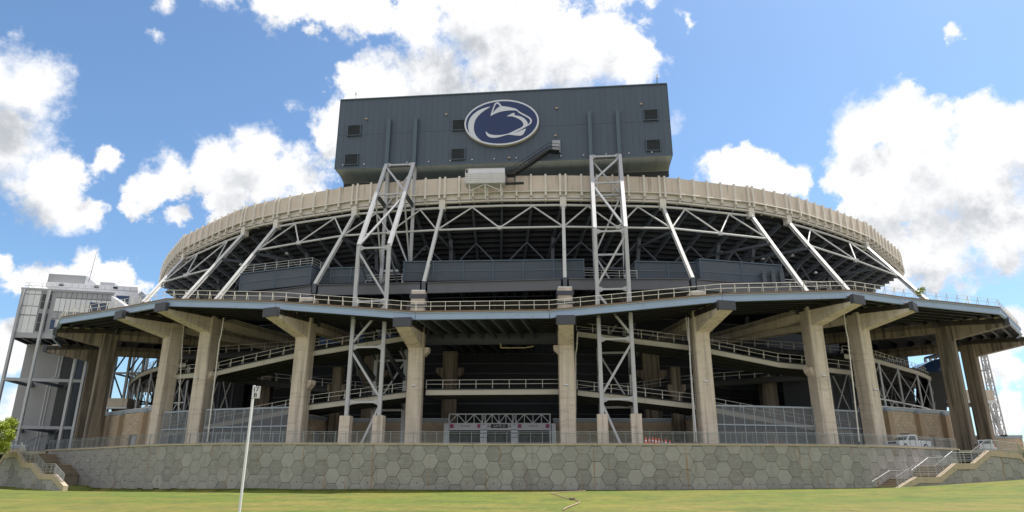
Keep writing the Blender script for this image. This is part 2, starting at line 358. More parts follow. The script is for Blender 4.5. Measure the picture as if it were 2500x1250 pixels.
def grass_mat():
    m = bpy.data.materials.new('mown_grass'); m.use_nodes = True; nt = m.node_tree; b = nt.nodes['Principled BSDF']; b.inputs['Roughness'].default_value = .85
    g = N(nt, 'ShaderNodeNewGeometry')
    def noi(sc, detail=5, r=.55):
        mp = N(nt, 'ShaderNodeMapping'); mp.inputs['Scale'].default_value = sc; L(nt, g.outputs['Position'], mp.inputs[0])
        n = N(nt, 'ShaderNodeTexNoise'); n.inputs['Scale'].default_value = 1; n.inputs['Detail'].default_value = detail; n.inputs['Roughness'].default_value = r; L(nt, mp.outputs[0], n.inputs['Vector']); return n.outputs[0]
    def rng(v, a, b_): 
        r = N(nt, 'ShaderNodeMapRange', interpolation_type='SMOOTHSTEP'); r.inputs[1].default_value = a; r.inputs[2].default_value = b_; L(nt, v, r.inputs[0]); return r.outputs[0]
    c = mixc(nt, rng(noi((.13, .13, 1), 9, .75), .40, .60), (.122, .165, .010), (.182, .172, .022))
    c = mixc(nt, mth(nt, "MULTIPLY", rng(noi((.22, .22, 1), 9, .8), .50, .64), .6), c, (.24, .17, .045))
    c = mixc(nt, mth(nt, "MULTIPLY", rng(noi((.37, .37, 1), 9, .8), .45, .60), .75), c, (.065, .11, .010))
    # a worn tan band on the near lawn
    sp = N(nt, 'ShaderNodeSeparateXYZ'); L(nt, g.outputs['Position'], sp.inputs[0])
    yy = mth(nt, 'ADD', sp.outputs[1], mth(nt, 'MULTIPLY', noi((.06, .06, 1)), 9.0))
    near = rng(yy, 49.5, 43.0)
    c = mixc(nt, mth(nt, 'MULTIPLY', near, mth(nt, 'MULTIPLY', rng(noi((.16, .9, 1), 6, .7), .42, .68), .5)), c, (.32, .20, .065))
    k = mth(nt, 'MULTIPLY', mth(nt, 'MULTIPLY_ADD', noi((4, 7, 5), 6, .7), .5, .75), mth(nt, 'MULTIPLY_ADD', noi((2.4, .7, 1), 4, .75), 1.1, .45))
    v = N(nt, 'ShaderNodeVectorMath', operation='SCALE'); L(nt, c, v.inputs[0]); L(nt, k, v.inputs['Scale']); L(nt, v.outputs[0], b.inputs['Base Color'])
    bp = N(nt, 'ShaderNodeBump'); bp.inputs['Distance'].default_value = .05; L(nt, noi((14, 20, 14), 6, .7), bp.inputs['Height']); L(nt, bp.outputs[0], b.inputs['Normal'])
    return m
M['grass'] = grass_mat()
far_f = [f for f in fs if vs[f[0]][1] < 13 or abs(vs[f[0]][0]) > 125]; fs = [f for f in fs if not (vs[f[0]][1] < 13 or abs(vs[f[0]][0]) > 125)]
M['lot'] = mat('pale_bounce_asphalt', (.30, .26, .23), .9, var=.15)
g = MB(); g.v = [Vector(v) for v in vs]; g.f = far_f; g.build('bounce_lot', 'lot', kind='structure')  # unseen ground added outside the lawn, pale and warm for bounce light
g = MB(); g.v = [Vector(v) for v in vs]; g.f = fs
lawn = g.build('lawn_ground', 'grass', kind='structure')
for p in lawn.data.polygons: p.use_smooth = True

# ================================================================== RETAINING WALL
WP = smooth([P(*q) for q in [(112,1098,91),(180,1095,87),(250,1091.5,83.5),(340,1086.5,80.6),(438,1083.5,78.2),(620,1081.5,75),(900,1082,72.3),(1250,1083,71),(1550,1083,70.5),(1850,1084,71.6),(2000,1085,73),(2136,1087.5,75.6),(2230,1090.5,79),(2342,1096,85)]], 5)
WALL = Path(WP)
def t_at_px(px):
    lo, hi = 0, WALL.L
    for _ in range(40):
        m = (lo + hi) / 2; q = WALL.at(m); zc = q.y * _c + q.z * _s
        if 1250 + FPX * q.x / zc < px: lo = m
        else: hi = m
    return lo
def wall_n(t):
    d = WALL.tan(t); d.z = 0; d.normalize(); return d, Vector((d.y, -d.x, 0))     # tangent, outward (to camera)
S6 = .85; HH = S6 * math.sqrt(3) / 2
def clip(poly, f):                               # keep f(p) >= 0
    out = []
    for i, a in enumerate(poly):
        b = poly[(i + 1) % len(poly)]; fa, fb = f(a), f(b)
        if fa >= 0: out.append(a)
        if (fa >= 0) != (fb >= 0):
            t = fa / (fa - fb); out.append((a[0] + (b[0] - a[0]) * t, a[1] + (b[1] - a[1]) * t))
    return out
def hexpts(cx, cz, s=S6 - .015):
    return [(cx + s * math.cos(math.pi / 3 * k), cz + s * math.sin(math.pi / 3 * k)) for k in range(6)]
def panel_mb(polys, mb=None, to=lambda u, v, w: Vector((u, -w, v)), th=.07):
    mb = mb or MB()
    for po in polys:
        if len(po) < 3: continue
        cx = sum(p[0] for p in po) / len(po); cz = sum(p[1] for p in po) / len(po)
        n = len(po); inn = []
        for p in po:
            dx, dz = p[0] - cx, p[1] - cz; l = math.hypot(dx, dz) or 1; k = max(0, l - .035) / l; inn.append((cx + dx * k, cz + dz * k))
        vsx = [to(p[0], p[1], 0) for p in po] + [to(p[0], p[1], th - .02) for p in po] + [to(p[0], p[1], th) for p in inn]
        f = [(i, (i + 1) % n, n + (i + 1) % n, n + i) for i in range(n)] + [(n + i, n + (i + 1) % n, 2 * n + (i + 1) % n, 2 * n + i) for i in range(n)] + [tuple(2 * n + i for i in range(n))]
        mb.add(vsx, f)
    return mb
wall = T('retaining_wall', 'long curved retaining wall of hexagonal concrete panels below the stadium plaza', 'wall', WALL.at(WALL.L / 2))
mb = MB(); cop = MB(); ring = [WALL.L * i / 90 for i in range(91)]
def ribbon(mb, ts, off0, off1, z0f, z1f):
    loops = []
    for t in ts:
        q = WALL.at(t); d, n = wall_n(t)
        loops.append([q + n * off0 + Z * z0f(q), q + n * off1 + Z * z0f(q), q + n * off1 + Z * z1f(q), q + n * off0 + Z * z1f(q)])
    for a, b in zip(loops, loops[1:]): mb.add(a + b, [(0, 1, 5, 4), (1, 2, 6, 5), (2, 3, 7, 6), (3, 0, 4, 7)])
    mb.add(loops[0], [(0, 1, 2, 3)]); mb.add(loops[-1], [(3, 2, 1, 0)])
ribbon(mb, ring, -.45, -.075, lambda q: -3.2 - q.z, lambda q: -.155); mb.build('wall_core', 'joint', wall)
for i in range(30):                               # cast coping lengths
    cp = MB(); a, b = WALL.L * i / 30 + .012, WALL.L * (i + 1) / 30 - .012
    ribbon(cp, [a, (a + b) / 2, b], -.5, .07, lambda q: -.15, lambda q: 0.0); cp.build('coping_stone', 'coping', wall)
full = panel_mb([hexpts(0, 0)]).mesh('panel', M['hexa'])
crop = lambda off: panel_mb([clip(hexpts(0, 0), lambda p: off - p[1])]).mesh('panel', M['hexa'])
cropA, cropB = crop(-.475 - .005 - .13), crop(.26 - .13)
t0 = t_at_px(1329); cells = []
k = -90
while k < 90:
    t = t0 + k * 1.5 * S6
    if .7 < t < WALL.L - .7:
        A = k % 2 == 0
        for v, me in ([(-.475, cropA), (.995, full), (2.467, full), (3.939, full)] if A else [(.26, cropB), (1.732, full), (3.204, full), (4.676, full)]):
            cells.append((abs(t - t0 - 3), t, v, me))
    k += 1
cells.sort(key=lambda c: c[0]); rest = MB()
for i, (_, t, v, me) in enumerate(cells):
    q = WALL.at(t); d, n = wall_n(t); o = q - n * .075 - Z * v + n * random.uniform(-.012, .012)
    if i < 298: inst(me, 'panel', wall, axes(o, d, -n))
    else:
        mw = axes(o, d, -n); b0 = len(rest.v); rest.v += [mw @ x.co for x in me.vertices]; rest.f += [tuple(b0 + j for j in p.vertices) for p in me.polygons]
rest.build('outer_panels', 'hexa', wall, kind='stuff')
wh = MB()
for _, t, v, me in cells:
    if v == 3.939:
        q = WALL.at(t); d, n = wall_n(t); o = q - Z * v + Z * .1; wh.tube(o - n * .02, o + n * .012, .055, 8)
wh.build('weep_holes', 'black', wall, kind='stuff')
# return at the right-hand end
e = WALL.at(WALL.L); d, n = wall_n(WALL.L)
MB().bar(e - d * .02 - n * .1 - Z * 2.6, e - d * .02 - n * 14 - Z * 2.6, .4, 4.9).build('end_wall', 'hexa', wall)

# plaza slab behind it
pts = [WALL.at(t) - wall_n(t)[1] * .42 for t in ring]
PZ0 = 3.28
out = [Vector((p.x, p.y, PZ0)) for p in pts]
out = [Vector((out[0].x - 45, out[0].y + 12, PZ0))] + out + [Vector((out[-1].x + 1, out[-1].y + 3, PZ0)), Vector((130, 92, PZ0))] + [Vector((130, 230, PZ0)), Vector((-150, 230, PZ0)), Vector((-150, 104, PZ0))]
MB().prism([p - Z * .3 for p in out], Z * .3).build('plaza_pavement', 'pave', kind='structure')

# railing on the wall
rp = [WALL.at(t) - wall_n(t)[1] * .25 for t in ring]
railing(rp, 'long grey picket railing running along the top of the hexagon-panelled wall', h=1.15, spacing=1.2, m='picket', rails=(1.0, .86, .06), pickets=True, r=.024, posts_r=.028)

# ================================================================== STAIRS
def wing(side, label, sl_label, rail_label, hrail_label, A, B, prof_px, back_w, hand_px, rail_px, ext):
    """wing wall in the vertical plane A-B, coping profile and stair flights solved from where its edge runs"""
    d = (B - A); d.z = 0; d.normalize(); n = Vector((d.y, -d.x, 0))
    if n.y > 0: n = -n
    pr = [PPL(x, y, A, n) for x, y in prof_px]
    S = lambda p: (p - A).dot(d)
    prof = sorted([(S(p), p.z) for p in pr])
    g0 = -2.6
    th = Z.cross(d)
    to = lambda s_, z_, w_: A + d * s_ + Z * (z_ - A.z) + n * w_
    t = T('wing_wall', label, 'wall', to(prof[0][0], prof[0][1] - 1, 0))
    cm = MB(); core = MB(); CT = .62
    for (s0, z0), (s1, z1) in zip(prof, prof[1:]):
        c1 = MB()
        sl = .62 if abs(z1 - z0) < .25 * abs(s1 - s0) else .72
        c1.hull([to(s0, z0 - CT, -.42), to(s0, z0 - CT, .08), to(s0, z0, .08), to(s0, z0, -.42)], [to(s1, z1 - CT, -.42), to(s1, z1 - CT, .08), to(s1, z1, .08), to(s1, z1, -.42)])
        c1.build('coping_stone', 'coping', t)
        core.hull([to(s0, g0, -.34), to(s0, g0, -.07), to(s0, z0 - CT, -.07), to(s0, z0 - CT, -.34)], [to(s1, g0, -.34), to(s1, g0, -.07), to(s1, z1 - CT, -.07), to(s1, z1 - CT, -.34)])
    core.build('wall_core', 'joint', t)
    smin, smax = prof[0][0], prof[-1][0]; k = int(smin / (1.5 * S6)) - 1
    while k * 1.5 * S6 < smax + 1:
        for r_ in range(-2, 5):
            cx, cz = k * 1.5 * S6, r_ * 2 * HH + (HH if k % 2 else 0); polys = []
            for (s0, z0), (s1, z1) in zip(prof, prof[1:]):
                po = clip(clip(hexpts(cx, cz), lambda p: p[0] - s0), lambda p: s1 - p[0])
                if len(po) > 2: po = clip(po, lambda p: z0 + (z1 - z0) * (p[0] - s0) / (s1 - s0 + 1e-9) - CT - .02 - p[1])
                if len(po) > 2: polys.append(po)
            if polys: panel_mb(polys, to=lambda u, v, w_: to(u, v, w_ - .07)).build('panel', 'hexa', t)
        k += 1
    # rail on the coping
    rt = T('stair_railing', rail_label, 'railing', to(prof[0][0], prof[0][1], -.2))
    rr = [PPL(x, y, A - n * .2, n) for x, y in rail_px]
    for j, f in enumerate((1, .82, .66, .5, .34, .18)):
        mb = MB()
        for a, b in zip(rr, rr[1:]): mb.tube(a + Z * 1.05 * f, b + Z * 1.05 * f, .026 if j else .035, 6)
        mb.build('top_rail' if j == 0 else 'rail', 'chrome', rt)
    me = MB().box((0, 0, .52), (.06, .05, 1.04)).mesh('post', M['chrome'])
    pa = Path(rr); nn = int(pa.L / 1.15)
    for i in range(nn + 1): inst(me, 'post', rt, axes(pa.at(pa.L * i / nn), d, Z.cross(d)))
    # flights
    st = T('staircase', sl_label, 'stairs', to(prof[0][0], g0 + 1, -2))
    flights = [(a, b) for a, b in zip(prof, prof[1:]) if ext[0] <= a[0] and b[0] <= ext[1]]
    asc = 1
    if asc < 0: flights = flights[::-1]
    for (s0, z0), (s1, z1) in flights:
        if asc < 0: s0, z0, s1, z1 = s1, z1, s0, z0
        rise = z1 - z0; m_ = max(1, round(abs(rise) / .165))
        f0 = (s0 - (0 if asc > 0 else 0)) 
        if abs(rise) < .35:
            c = to((s0 + s1) / 2, 0, 0); wd_ = back_w((s0 + s1) / 2)
            MB().frame(c - n * (.42 + wd_ / 2) + Z * ((z0 - .2 - .2) - c.z), d, n, Z, abs(s1 - s0), wd_, .4).build('landing', 'step', st); continue
        for i in range(m_):
            sa = s0 + (s1 - s0) * i / m_; sb = s0 + (s1 - s0) * (i + 1) / m_; zt = z0 + rise * (i + 1) / m_ - .2
            wd_ = back_w((sa + sb) / 2); c = to((sa + sb) / 2, 0, 0)
            mb = MB(); hh_ = zt + 2.4; mb.frame(c - n * (.42 + wd_ / 2) + Z * (zt - hh_ / 2 - c.z), d, n, Z, abs(sb - sa) - .004, wd_, hh_)
            so_ = mb.build('step', 'step', st); c2 = to(sa, 0, 0) - d * .03; MB().frame(c2 - n * (.42 + wd_ / 2) + Z * (zt + .012 - c2.z), d, n, Z, .24, wd_ - .02, .05).build('nosing', 'coping', so_)
    # handrail on the retaining wall
    hp = []
    for x, y in hand_px:
        tt = t_at_px(x); q = WALL.at(tt); dd, nn_ = wall_n(tt); hp.append(PPL(x, y, q + nn_ * .12, nn_))
    ht = T('handrail', hrail_label, 'handrail', hp[0]); mb = MB(); br = MB()
    for a, b in zip(hp, hp[1:]): mb.tube(a, b, .03, 8)
    mb.build('rail', 'chrome', ht)
    pa = Path(hp)
    for i in range(9):
        q = pa.at(pa.L * (i + .5) / 9); br.bar(q, q + Vector((0, .18, -.06)), .03)
    br.build('brackets', 'chrome', ht)
tL = t_at_px(219); tE = t_at_px(118)
qa, qb = WALL.at(tL), WALL.at(tE); dL = (qb - qa); dL.z = 0; dL.normalize(); nL = Vector((dL.y, -dL.x, 0)); nL = nL if nL.y < 0 else -nL
A1, B1 = qa + nL * 4.2, qb + nL * 4.2; A1.z = B1.z = 0
wing(-1, 'low wing wall of hexagon panels with stepped coping beside the left-hand stairs', 'concrete stairs climbing to the left in the shade of the retaining wall', 'multi-bar steel railing stepping down the coping of the left-hand stairs', 'wall-mounted handrail above the left-hand stairs', A1, B1,
     [(157,1186),(130,1157),(100,1157),(78,1129),(57,1129),(43,1103),(13,1106),(-5,1135),(-40,1172)], lambda s_: 3.7,
     [(227,1169),(202,1143),(175,1143),(152,1115),(131,1115),(122,1101)], [(153,1182),(130,1156),(106,1156),(84,1128),(62,1128),(48,1102)], (-1, 14.3))
A2, B2 = P(2190, 1191, 72.6), P(2415, 1099, 77.6); A2.z = B2.z = 0
wing(1, 'pale wing wall of hexagon panels with stepped coping beside the right-hand stairs', 'sunlit concrete stairs climbing to the right towards the plaza', 'multi-bar steel railing climbing the coping of the right-hand stairs', 'wall-mounted handrail above the right-hand stairs', A2, B2,
     [(2190,1193),(2238,1164),(2293,1164),(2333,1131),(2377,1131),(2415,1099),(2487,1106),(2530,1150),(2600,1165)], lambda s_: 2.9 + max(0, min(4.5, s_ * .42)),
     [(2129,1176),(2172,1149),(2225,1148),(2265,1118),(2306,1116),(2325,1101)], [(2192,1190),(2234,1164),(2286,1164),(2326,1130),(2372,1130),(2412,1098),(2487,1105),(2530,1148)], (-1, 12.2))
# ================================================================== PILLARS
HUB = Vector((-3, 150, 0))
def inward(p):
    d = HUB - Vector((p[0], p[1], 0)); d.z = 0; return d.normalized()
ZP = PZ0
bolt = MB().tube((0, 0, 0), (0, -.07, 0), .045, 6).mesh('bolt', M['cap'])
PILLARS = [  # root px, z, cap px, z, top z, base offset, material, label
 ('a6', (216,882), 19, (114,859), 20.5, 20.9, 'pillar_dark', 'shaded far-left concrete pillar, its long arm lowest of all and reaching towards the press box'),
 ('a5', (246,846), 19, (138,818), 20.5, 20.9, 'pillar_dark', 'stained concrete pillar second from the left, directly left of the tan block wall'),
 ('a4', (406,824), 19, (291,778), 20.5, 21.2, 'pillar', 'concrete pillar between the left tan block wall and the narrow mesh screen'),
 ('a3', (502,810), 19, (397,759), 20.5, 21.2, 'pillar', 'concrete pillar between the two mesh screens on the left'),
 ('a2', (738,823), 17.2, (665,772), 18.7, 22.4, 'pillar', 'concrete pillar left of the left lattice tower, its arm angled to the left'),
 ('a1', (1015,849), 15.5, (985,797), 17, 22.9, 'pillar', 'concrete pillar left of the gate, its capped top rising above the canopy'),
 ('b1', (1383,843), 15.5, (1383,792), 17, 22.9, 'pillar', 'concrete pillar right of the gate with an arm pointing straight out'),
 ('b2', (1714,811), 17.2, (1770,756), 18.7, 22.4, 'pillar', 'concrete pillar right of the right lattice tower beside two pale downpipes'),
 ('b3', (1993,793), 18.8, (2091,741), 20.3, 21.2, 'pillar', 'concrete pillar between the two mesh screens on the right'),
 ('b4', (2111,804), 18.9, (2228,758), 20.5, 21.2, 'pillar', 'concrete pillar just left of the right tan block wall above the pickup truck'),
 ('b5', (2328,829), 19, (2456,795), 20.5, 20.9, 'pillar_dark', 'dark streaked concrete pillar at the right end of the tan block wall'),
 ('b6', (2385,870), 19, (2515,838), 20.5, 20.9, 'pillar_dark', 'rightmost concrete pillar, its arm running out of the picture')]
PIL = {}
SAZ = dict(a6=-58, a5=-49, a4=-35, a3=-11, a2=-8, a1=0, b1=0, b2=3, b3=11, b4=22, b5=38, b6=42)
for key, rp_, zr, cp_, zc_, ztop, mm, lab in PILLARS:
    r0, c0 = PZ(*rp_, zr), PZ(*cp_, zc_)
    h = Vector((c0.x - r0.x, c0.y - r0.y, 0)); Lr = h.length; h.normalize(); wv = Z.cross(h)
    W, DP = 1.88, 2.05
    az = R(SAZ[key]); hs = Vector((math.sin(az), -math.cos(az), 0)); ws = Z.cross(hs)
    base = Vector((r0.x, r0.y, 0)) - hs * DP / 2
    PIL[key] = dict(c=base, h=h, w=wv, top=ztop, root=r0, cap=c0)
    t = T('concrete_pillar', lab, 'pillar', (base.x, base.y, ZP), 'concrete pillars carrying the ramp canopy')
    # shaft in casting lifts
    z0 = ZP - .15; lifts = [z0, z0 + 4.2, z0 + 8.6, zr - .02 if zr - .02 > z0 + 9.6 else z0 + 9.6, ztop]
    for a, b in zip(lifts, lifts[1:]):
        mb = MB(); ch = .12
        def loop(zz, k=0):
            o = base + Z * zz; x, y = W / 2 - k, DP / 2 - k
            return [o + ws * sx * (x - (ch if i == 0 else 0)) + hs * sy * (y - (ch if i == 1 else 0)) for sx, sy, i in ((1,1,0),(-1,1,0),(-1,1,1),(-1,-1,1),(-1,-1,0),(1,-1,0),(1,-1,1),(1,1,1))]
        A_, B_ = loop(a + .03), loop(b); C0, C1 = loop(a, .03), loop(a + .031, .0)
        mb.hull(loop(a, .035), loop(a + .04, .035)); mb.hull(A_, B_); mb.build('shaft', mm, t)
    # arm
    f0 = base + h * (DP / 2 - .25)
    def at(x, z): return Vector((f0.x, f0.y, 0)) + h * x + Z * z
    s = W / 2 - .05; zt0, zt1 = zc_ + 1.25, zc_ + 1.02
    prof = [(0, zr - .35), (.25, zr), (Lr + .25, zc_), (Lr + .25, zt1), (0, zt0)]
    MB().prism([at(x, z) - wv * s for x, z in prof], wv * 2 * s).build('arm', mm, t)
    # anchor plate wrapped round the arm end
    o = at(Lr + .27, (zc_ + zt1) / 2)
    cap = MB().frame(o + h * .1, wv, h, Z, 2.16, .22, 1.12)
    for k_ in (-1, 1): cap.frame(o + wv * k_ * 1.0 - h * .12, wv, h, Z, .14, .4, 1.12)
    cp = cap.build('anchor_plate', 'cap', t)
    bb = MB()
    for i in range(6):
        for j in range(3):
            q = o + h * .2 + wv * (i - 2.5) * .33 + Z * (j - 1) * .33; bb.tube(q, q + h * .05, .04, 6)
    for k_ in (-1, 1):
        for j in range(4):
            q = o + wv * k_ * 1.06 + Z * (j - 1.5) * .26 + h * .02; bb.tube(q, q + wv * k_ * .16, .05, 6)
    bb.build('bolts', 'cap', t, kind='stuff')
    # tendons along both cheeks of the arm
    for k_ in (-1, 1):
        td = MB()
        for j in range(4):
            p, q = at(Lr + .1, zt1 - .14 - .17 * j) + wv * k_ * (s + .05), at(-DP + .1, zt0 - .16 - .17 * j) + wv * k_ * (s + .13)
            td.tube(p, q, .05, 5)
        rc = MB(); p0_, p1_ = at(Lr - .1, zt1 - .40) + wv * k_ * (s + .012), at(-DP + .3, zt0 - .42) + wv * k_ * (s + .012); rc.bar(p0_, p1_, .03, .70); rc.build('tendon_backing', 'tendon_strip', t)  # dark brown strip laid on the arm cheek behind the tendons
        for u in (.2, .5, .8):
            p = at(Lr * u, lerp(zt0, zt1, u) - .42) + wv * k_ * (s + .08); td.frame(p, wv, h, Z, .16, .1, .78)
        td.build('tendon', 'dark', t)
    td = MB(); q = at(-DP + .2, zt0 - .5)
    for k_ in (-1, 1): td.frame(q + wv * k_ * (W / 2 + .12), wv, h, Z, .26, .3, 1.1)
    td.build('anchor_block', 'cap', t)
    # corbels carrying the ramps
    for zz in ((15.7,) if key in ('a1', 'b1') else (zr - 5.4,)):
        for k_ in {'a1': (1,), 'b1': (-1,), 'a2': (1,), 'a3': (1,), 'b3': (-1,)}.get(key, ()):
            c_ = base - h * .4 + Z * zz + wv * k_ * (W / 2)
            MB().prism([c_ - h * .5, c_ - h * .5 + Z * -1.1, c_ - h * .5 + wv * k_ * .6 - Z * .5, c_ - h * .5 + wv * k_ * .6], h * 1.0).build('corbel', mm, t)
    if key in ('a1', 'b1', 'a2', 'b2'):
        for zz in (ztop - .75, ztop - 2.0):
            if zz < 20.6 and key in ('a2', 'b2'): continue
            MB().frame(base + Z * zz, ws, hs, Z, W + .28, DP + .28, .55 if zz > ztop - 1 else .35).build('steel_band', 'cap', t)
        MB().frame(base + Z * (ztop + .06), ws, hs, Z, W - .15, DP - .15, .12).build('bearing_pad', 'panelw', t)
    # inner beam running back under the ramps
    if key not in ('a1', 'b1'):
        i0 = base - h * (DP / 2 - .2) + Z * (zc_ + .35); i1 = i0 - h * 18 - Z * .6
        bm_ = MB().bar(i0, i1, 1.1, 1.5)
        bm_.build('inner_beam', mm, t)
        td = MB()
        for k_ in (-1, 1):
            for j in range(3): td.tube(i0 + wv * k_ * .6 + Z * (.55 - .2 * j), i1 + wv * k_ * .6 + Z * (.55 - .2 * j), .035, 5)
        td.build('inner_tendon', 'dark', t)

# small lamps and conduits fixed on the pillars
def lamp(px, py, Y, lab):
    o = P(px, py, Y); t = T('wall_lamp', lab, 'lamp', o)
    MB().hull([o + Vector(v) for v in ((-.28,.1,0),(.28,.1,0),(.28,-.35,.02),(-.28,-.35,.02))], [o + Vector(v) for v in ((-.2,.1,.2),(.2,.1,.2),(.2,-.3,.14),(-.2,-.3,.14))]).build('housing', 'panelw', t)
    MB().box(o + Vector((0, -.13, -.02)), (.4, .3, .03)).build('lens', 'glassd', t)
lamp(1010, 943, 83.1, 'small box lamp on the pillar left of the gate')
lamp(1382, 942, 81.4, 'small box lamp on the pillar right of the gate')
lamp(1722, 933, 82.3, 'small box lamp on the pillar right of the right lattice tower')
lamp(480, 925, 90, 'small floodlight on the pillar between the left mesh screens')
lamp(2010, 919, 85.6, 'small floodlight on the pillar between the right mesh screens')
lamp(2137, 953, 88.6, 'small lamp high on the pillar above the white pickup')
def pipe(pxs, Y, lab, m='rail', r=.09):
    pts = [P(x, y, Y) for x, y in pxs]; t = T('downpipe', lab, 'pipe', pts[-1]); mb = MB()
    for a, b in zip(pts, pts[1:]): mb.tube(a, b, r, 8)
    mb.build('pipe_run', m, t); cl = MB(); pa = Path(pts)
    for i in range(5): q = pa.at(pa.L * (i + .5) / 5); cl.box(q + Vector((0, .08, 0)), (.3, .1, .07))
    cl.build('clips', m, t)
pipe([(1410,812),(1408,850),(1405,864),(1405,1080)], 84.6, 'pale downpipe just right of the pillar beside the gate')
pipe([(1675,775),(1680,828),(1683,840),(1696,1080)], 84.6, 'left one of the two pale downpipes beside the pillar right of the lattice tower')
pipe([(1680,775),(1686,900),(1701,1080)], 84.2, 'right one of the two pale downpipes beside the pillar right of the lattice tower', 'panelw')
pipe([(546,776),(540,818),(536,832),(506,1078)], 90.5, 'pale downpipe on the right flank of the pillar between the left mesh screens')
pipe([(2060,766),(2066,808),(2070,826),(2098,1078)], 88.5, 'pale downpipe on the left flank of the pillar above the narrow right screen')
pipe([(449,793),(445,840),(432,1075)], 96.5, 'pale downpipe on the pillar beside the narrow left screen')
pipe([(1222,838),(1223,849),(1282,849),(1303,845)], 88, 'tan hooked pipe hanging under the canopy over the gate', 'yellow', .07)

# ================================================================== CANOPY RAMP
KP = [('L5',(131,812),22.4),('L4',(150,773),22.4),('L3',(305,748),22.4),('L2',(409,728),22.2),('L1',(674,734),20.8),('L0',(1014,759),18.9),('R0',(1341,755),18.9),('R1',(1763,715),20.8),('R2',(2081,707),22.2),('R3',(2209,725),22.4),('R4',(2440,749),22.4),('R5',(2491,801),22.4)]
K = [PZ(*q, z) for _, q, z in KP]
K = [Vector((-79.5, 121, 22.4))] + K + [Vector((86, 119, 22.4))]
can = T('ramp_canopy', 'wide upper ramp deck projecting over the pillars with a blue-grey edge beam', 'ramp', K[6])
def offs(p, w): return p + inward(p) * w
for i, (a, b) in enumerate(zip(K, K[1:])):
    mid = i == 6; w_ = 26 if mid else (26 if i < 3 or i > 9 else 12)
    d = (b - a).normalized(); g = d * .03
    A_, B_ = a + g, b - g; ia, ib = offs(A_, w_), offs(B_, w_)
    inn = Vector((-d.y, d.x, 0)).normalized(); inn = inn if inn.dot(inward(a)) > 0 else -inn
    MB().prism([A_ - inn * .08, B_ - inn * .08, B_ + inn * .5, A_ + inn * .5], -Z * .24).build('kerb_edge', 'slab', can)
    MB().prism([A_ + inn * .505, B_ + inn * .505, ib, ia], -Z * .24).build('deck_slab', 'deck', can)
    beam = MB(); q0, q1 = A_ + inn * .06 - Z * .245, B_ + inn * .06 - Z * .245
    beam.bar(q0 - Z * .39, q1 - Z * .39, .06, .78); beam.bar(q0 - Z * .03 + inn * .0, q1 - Z * .03, .36, .05); beam.bar(q0 - Z * .80, q1 - Z * .80, .36, .05)
    beam.build('edge_beam', 'fascia_beam', can)
    if mid:
        for k_ in range(9):
            t_ = (k_ + .2) / 9 - .12; p = a.lerp(b, t_)
            MB().ibeam(Vector((p.x, p.y + .5, p.z - .62)), Vector((p.x + 4.2, p.y + 24.5, p.z - .62)), .3, .7).build('cross_beam', 'brace', can)
    else:
        for k_, o_ in enumerate((1.5, 3.1, 4.7, 6.3, 8.0, 9.5) + ((12, 14.5, 17, 20, 23) if w_ > 20 else ())):
            pa_, pb_ = offs(A_, o_) - Z * .62, offs(B_, o_) - Z * .62
            MB().ibeam(pa_, pb_, .34, .72).build('joist', 'dark', can)
MB().ibeam(P(1024, 829, 91.5), P(1376, 827, 91.5), .6, 1.5, .1).build('deep_girder', 'brace', can)
for key in ('a5', 'a6', 'b5', 'b6'):
    p = PIL[key]
    for u in (.12, .38, .62, .86):
        o = p['root'].lerp(p['cap'], u); z1 = 21.1 if u > .8 else 21.3
        MB().frame(Vector((o.x, o.y, 0)) - p['h'] * .2 + Z * ((21.5 + 21.25) / 2 + .02), p['w'], p['h'], Z, .8, .7, .65).build('bearing_block', 'pillar', can)
off_rail = lambda p: Vector(p) + inward(p) * .12
railing([off_rail(K[i]) for i in range(0, 7)], 'white mesh-backed railing on the left half of the ramp canopy', h=1.12, spacing=1.85, screen=True, kick=.45)
railing([off_rail(K[6]) + Vector((.03, 0, 0)), off_rail(K[7])], 'white railing on the level middle of the canopy above the gate', h=1.12, spacing=1.85, screen=True)
railing([off_rail(K[i]) for i in range(7, 14)], 'white mesh-backed railing on the right half of the ramp canopy', h=1.12, spacing=1.85, screen=True, kick=.45)

# ================================================================== RAMPS BEHIND THE PILLARS
def ramp(pts, label, rail_label, w_=5.6, beam='ramp_beam', bh=.62, rail=True, posts=None, kick=.3, spacing=2.1, name='ramp', inner_rail=False):
    t = T(name, label, 'ramp', pts[0])
    for a, b in zip(pts, pts[1:]):
        d = (b - a).normalized(); inn = Vector((-d.y, d.x, 0)).normalized(); inn = inn if inn.dot(inward(a)) > 0 else -inn
        MB().prism([a - inn * .06, b - inn * .06, offs(b, w_), offs(a, w_)], -Z * .17).build('deck_slab', 'deck', t)
        e = MB().bar(a - Z * (.175 + bh / 2), b - Z * (.175 + bh / 2), .07, bh)
        e.bar(a - Z * .2, b - Z * .2, .24, .045); e.bar(a - Z * (.175 + bh - .02), b - Z * (.175 + bh - .02), .24, .045)
        e.build('edge_beam', beam, t)
        for o_ in (1.6, 3.2, 4.8): 
            if o_ < w_: MB().ibeam(offs(a, o_) - Z * .5, offs(b, o_) - Z * .5, .25, .6).build('joist', 'dark', t)
    if rail: railing([p + inward(p) * .1 for p in pts], rail_label, h=1.07, spacing=spacing, kick=kick, m='rail')
    return t
ramp([P(1040,949,86.2), P(1366,947,85.6)], 'level landing over the gate between the two central pillars', 'plain railing on the level landing over the gate', kick=0, w_=7)
ramp([P(996,954,86.6), P(760,985,88), P(700,997,89.2), P(500,1035,93), P(400,1052,97)], 'lowest ramp descending to the left from the landing over the gate', 'railing on the lowest ramp left of the gate')
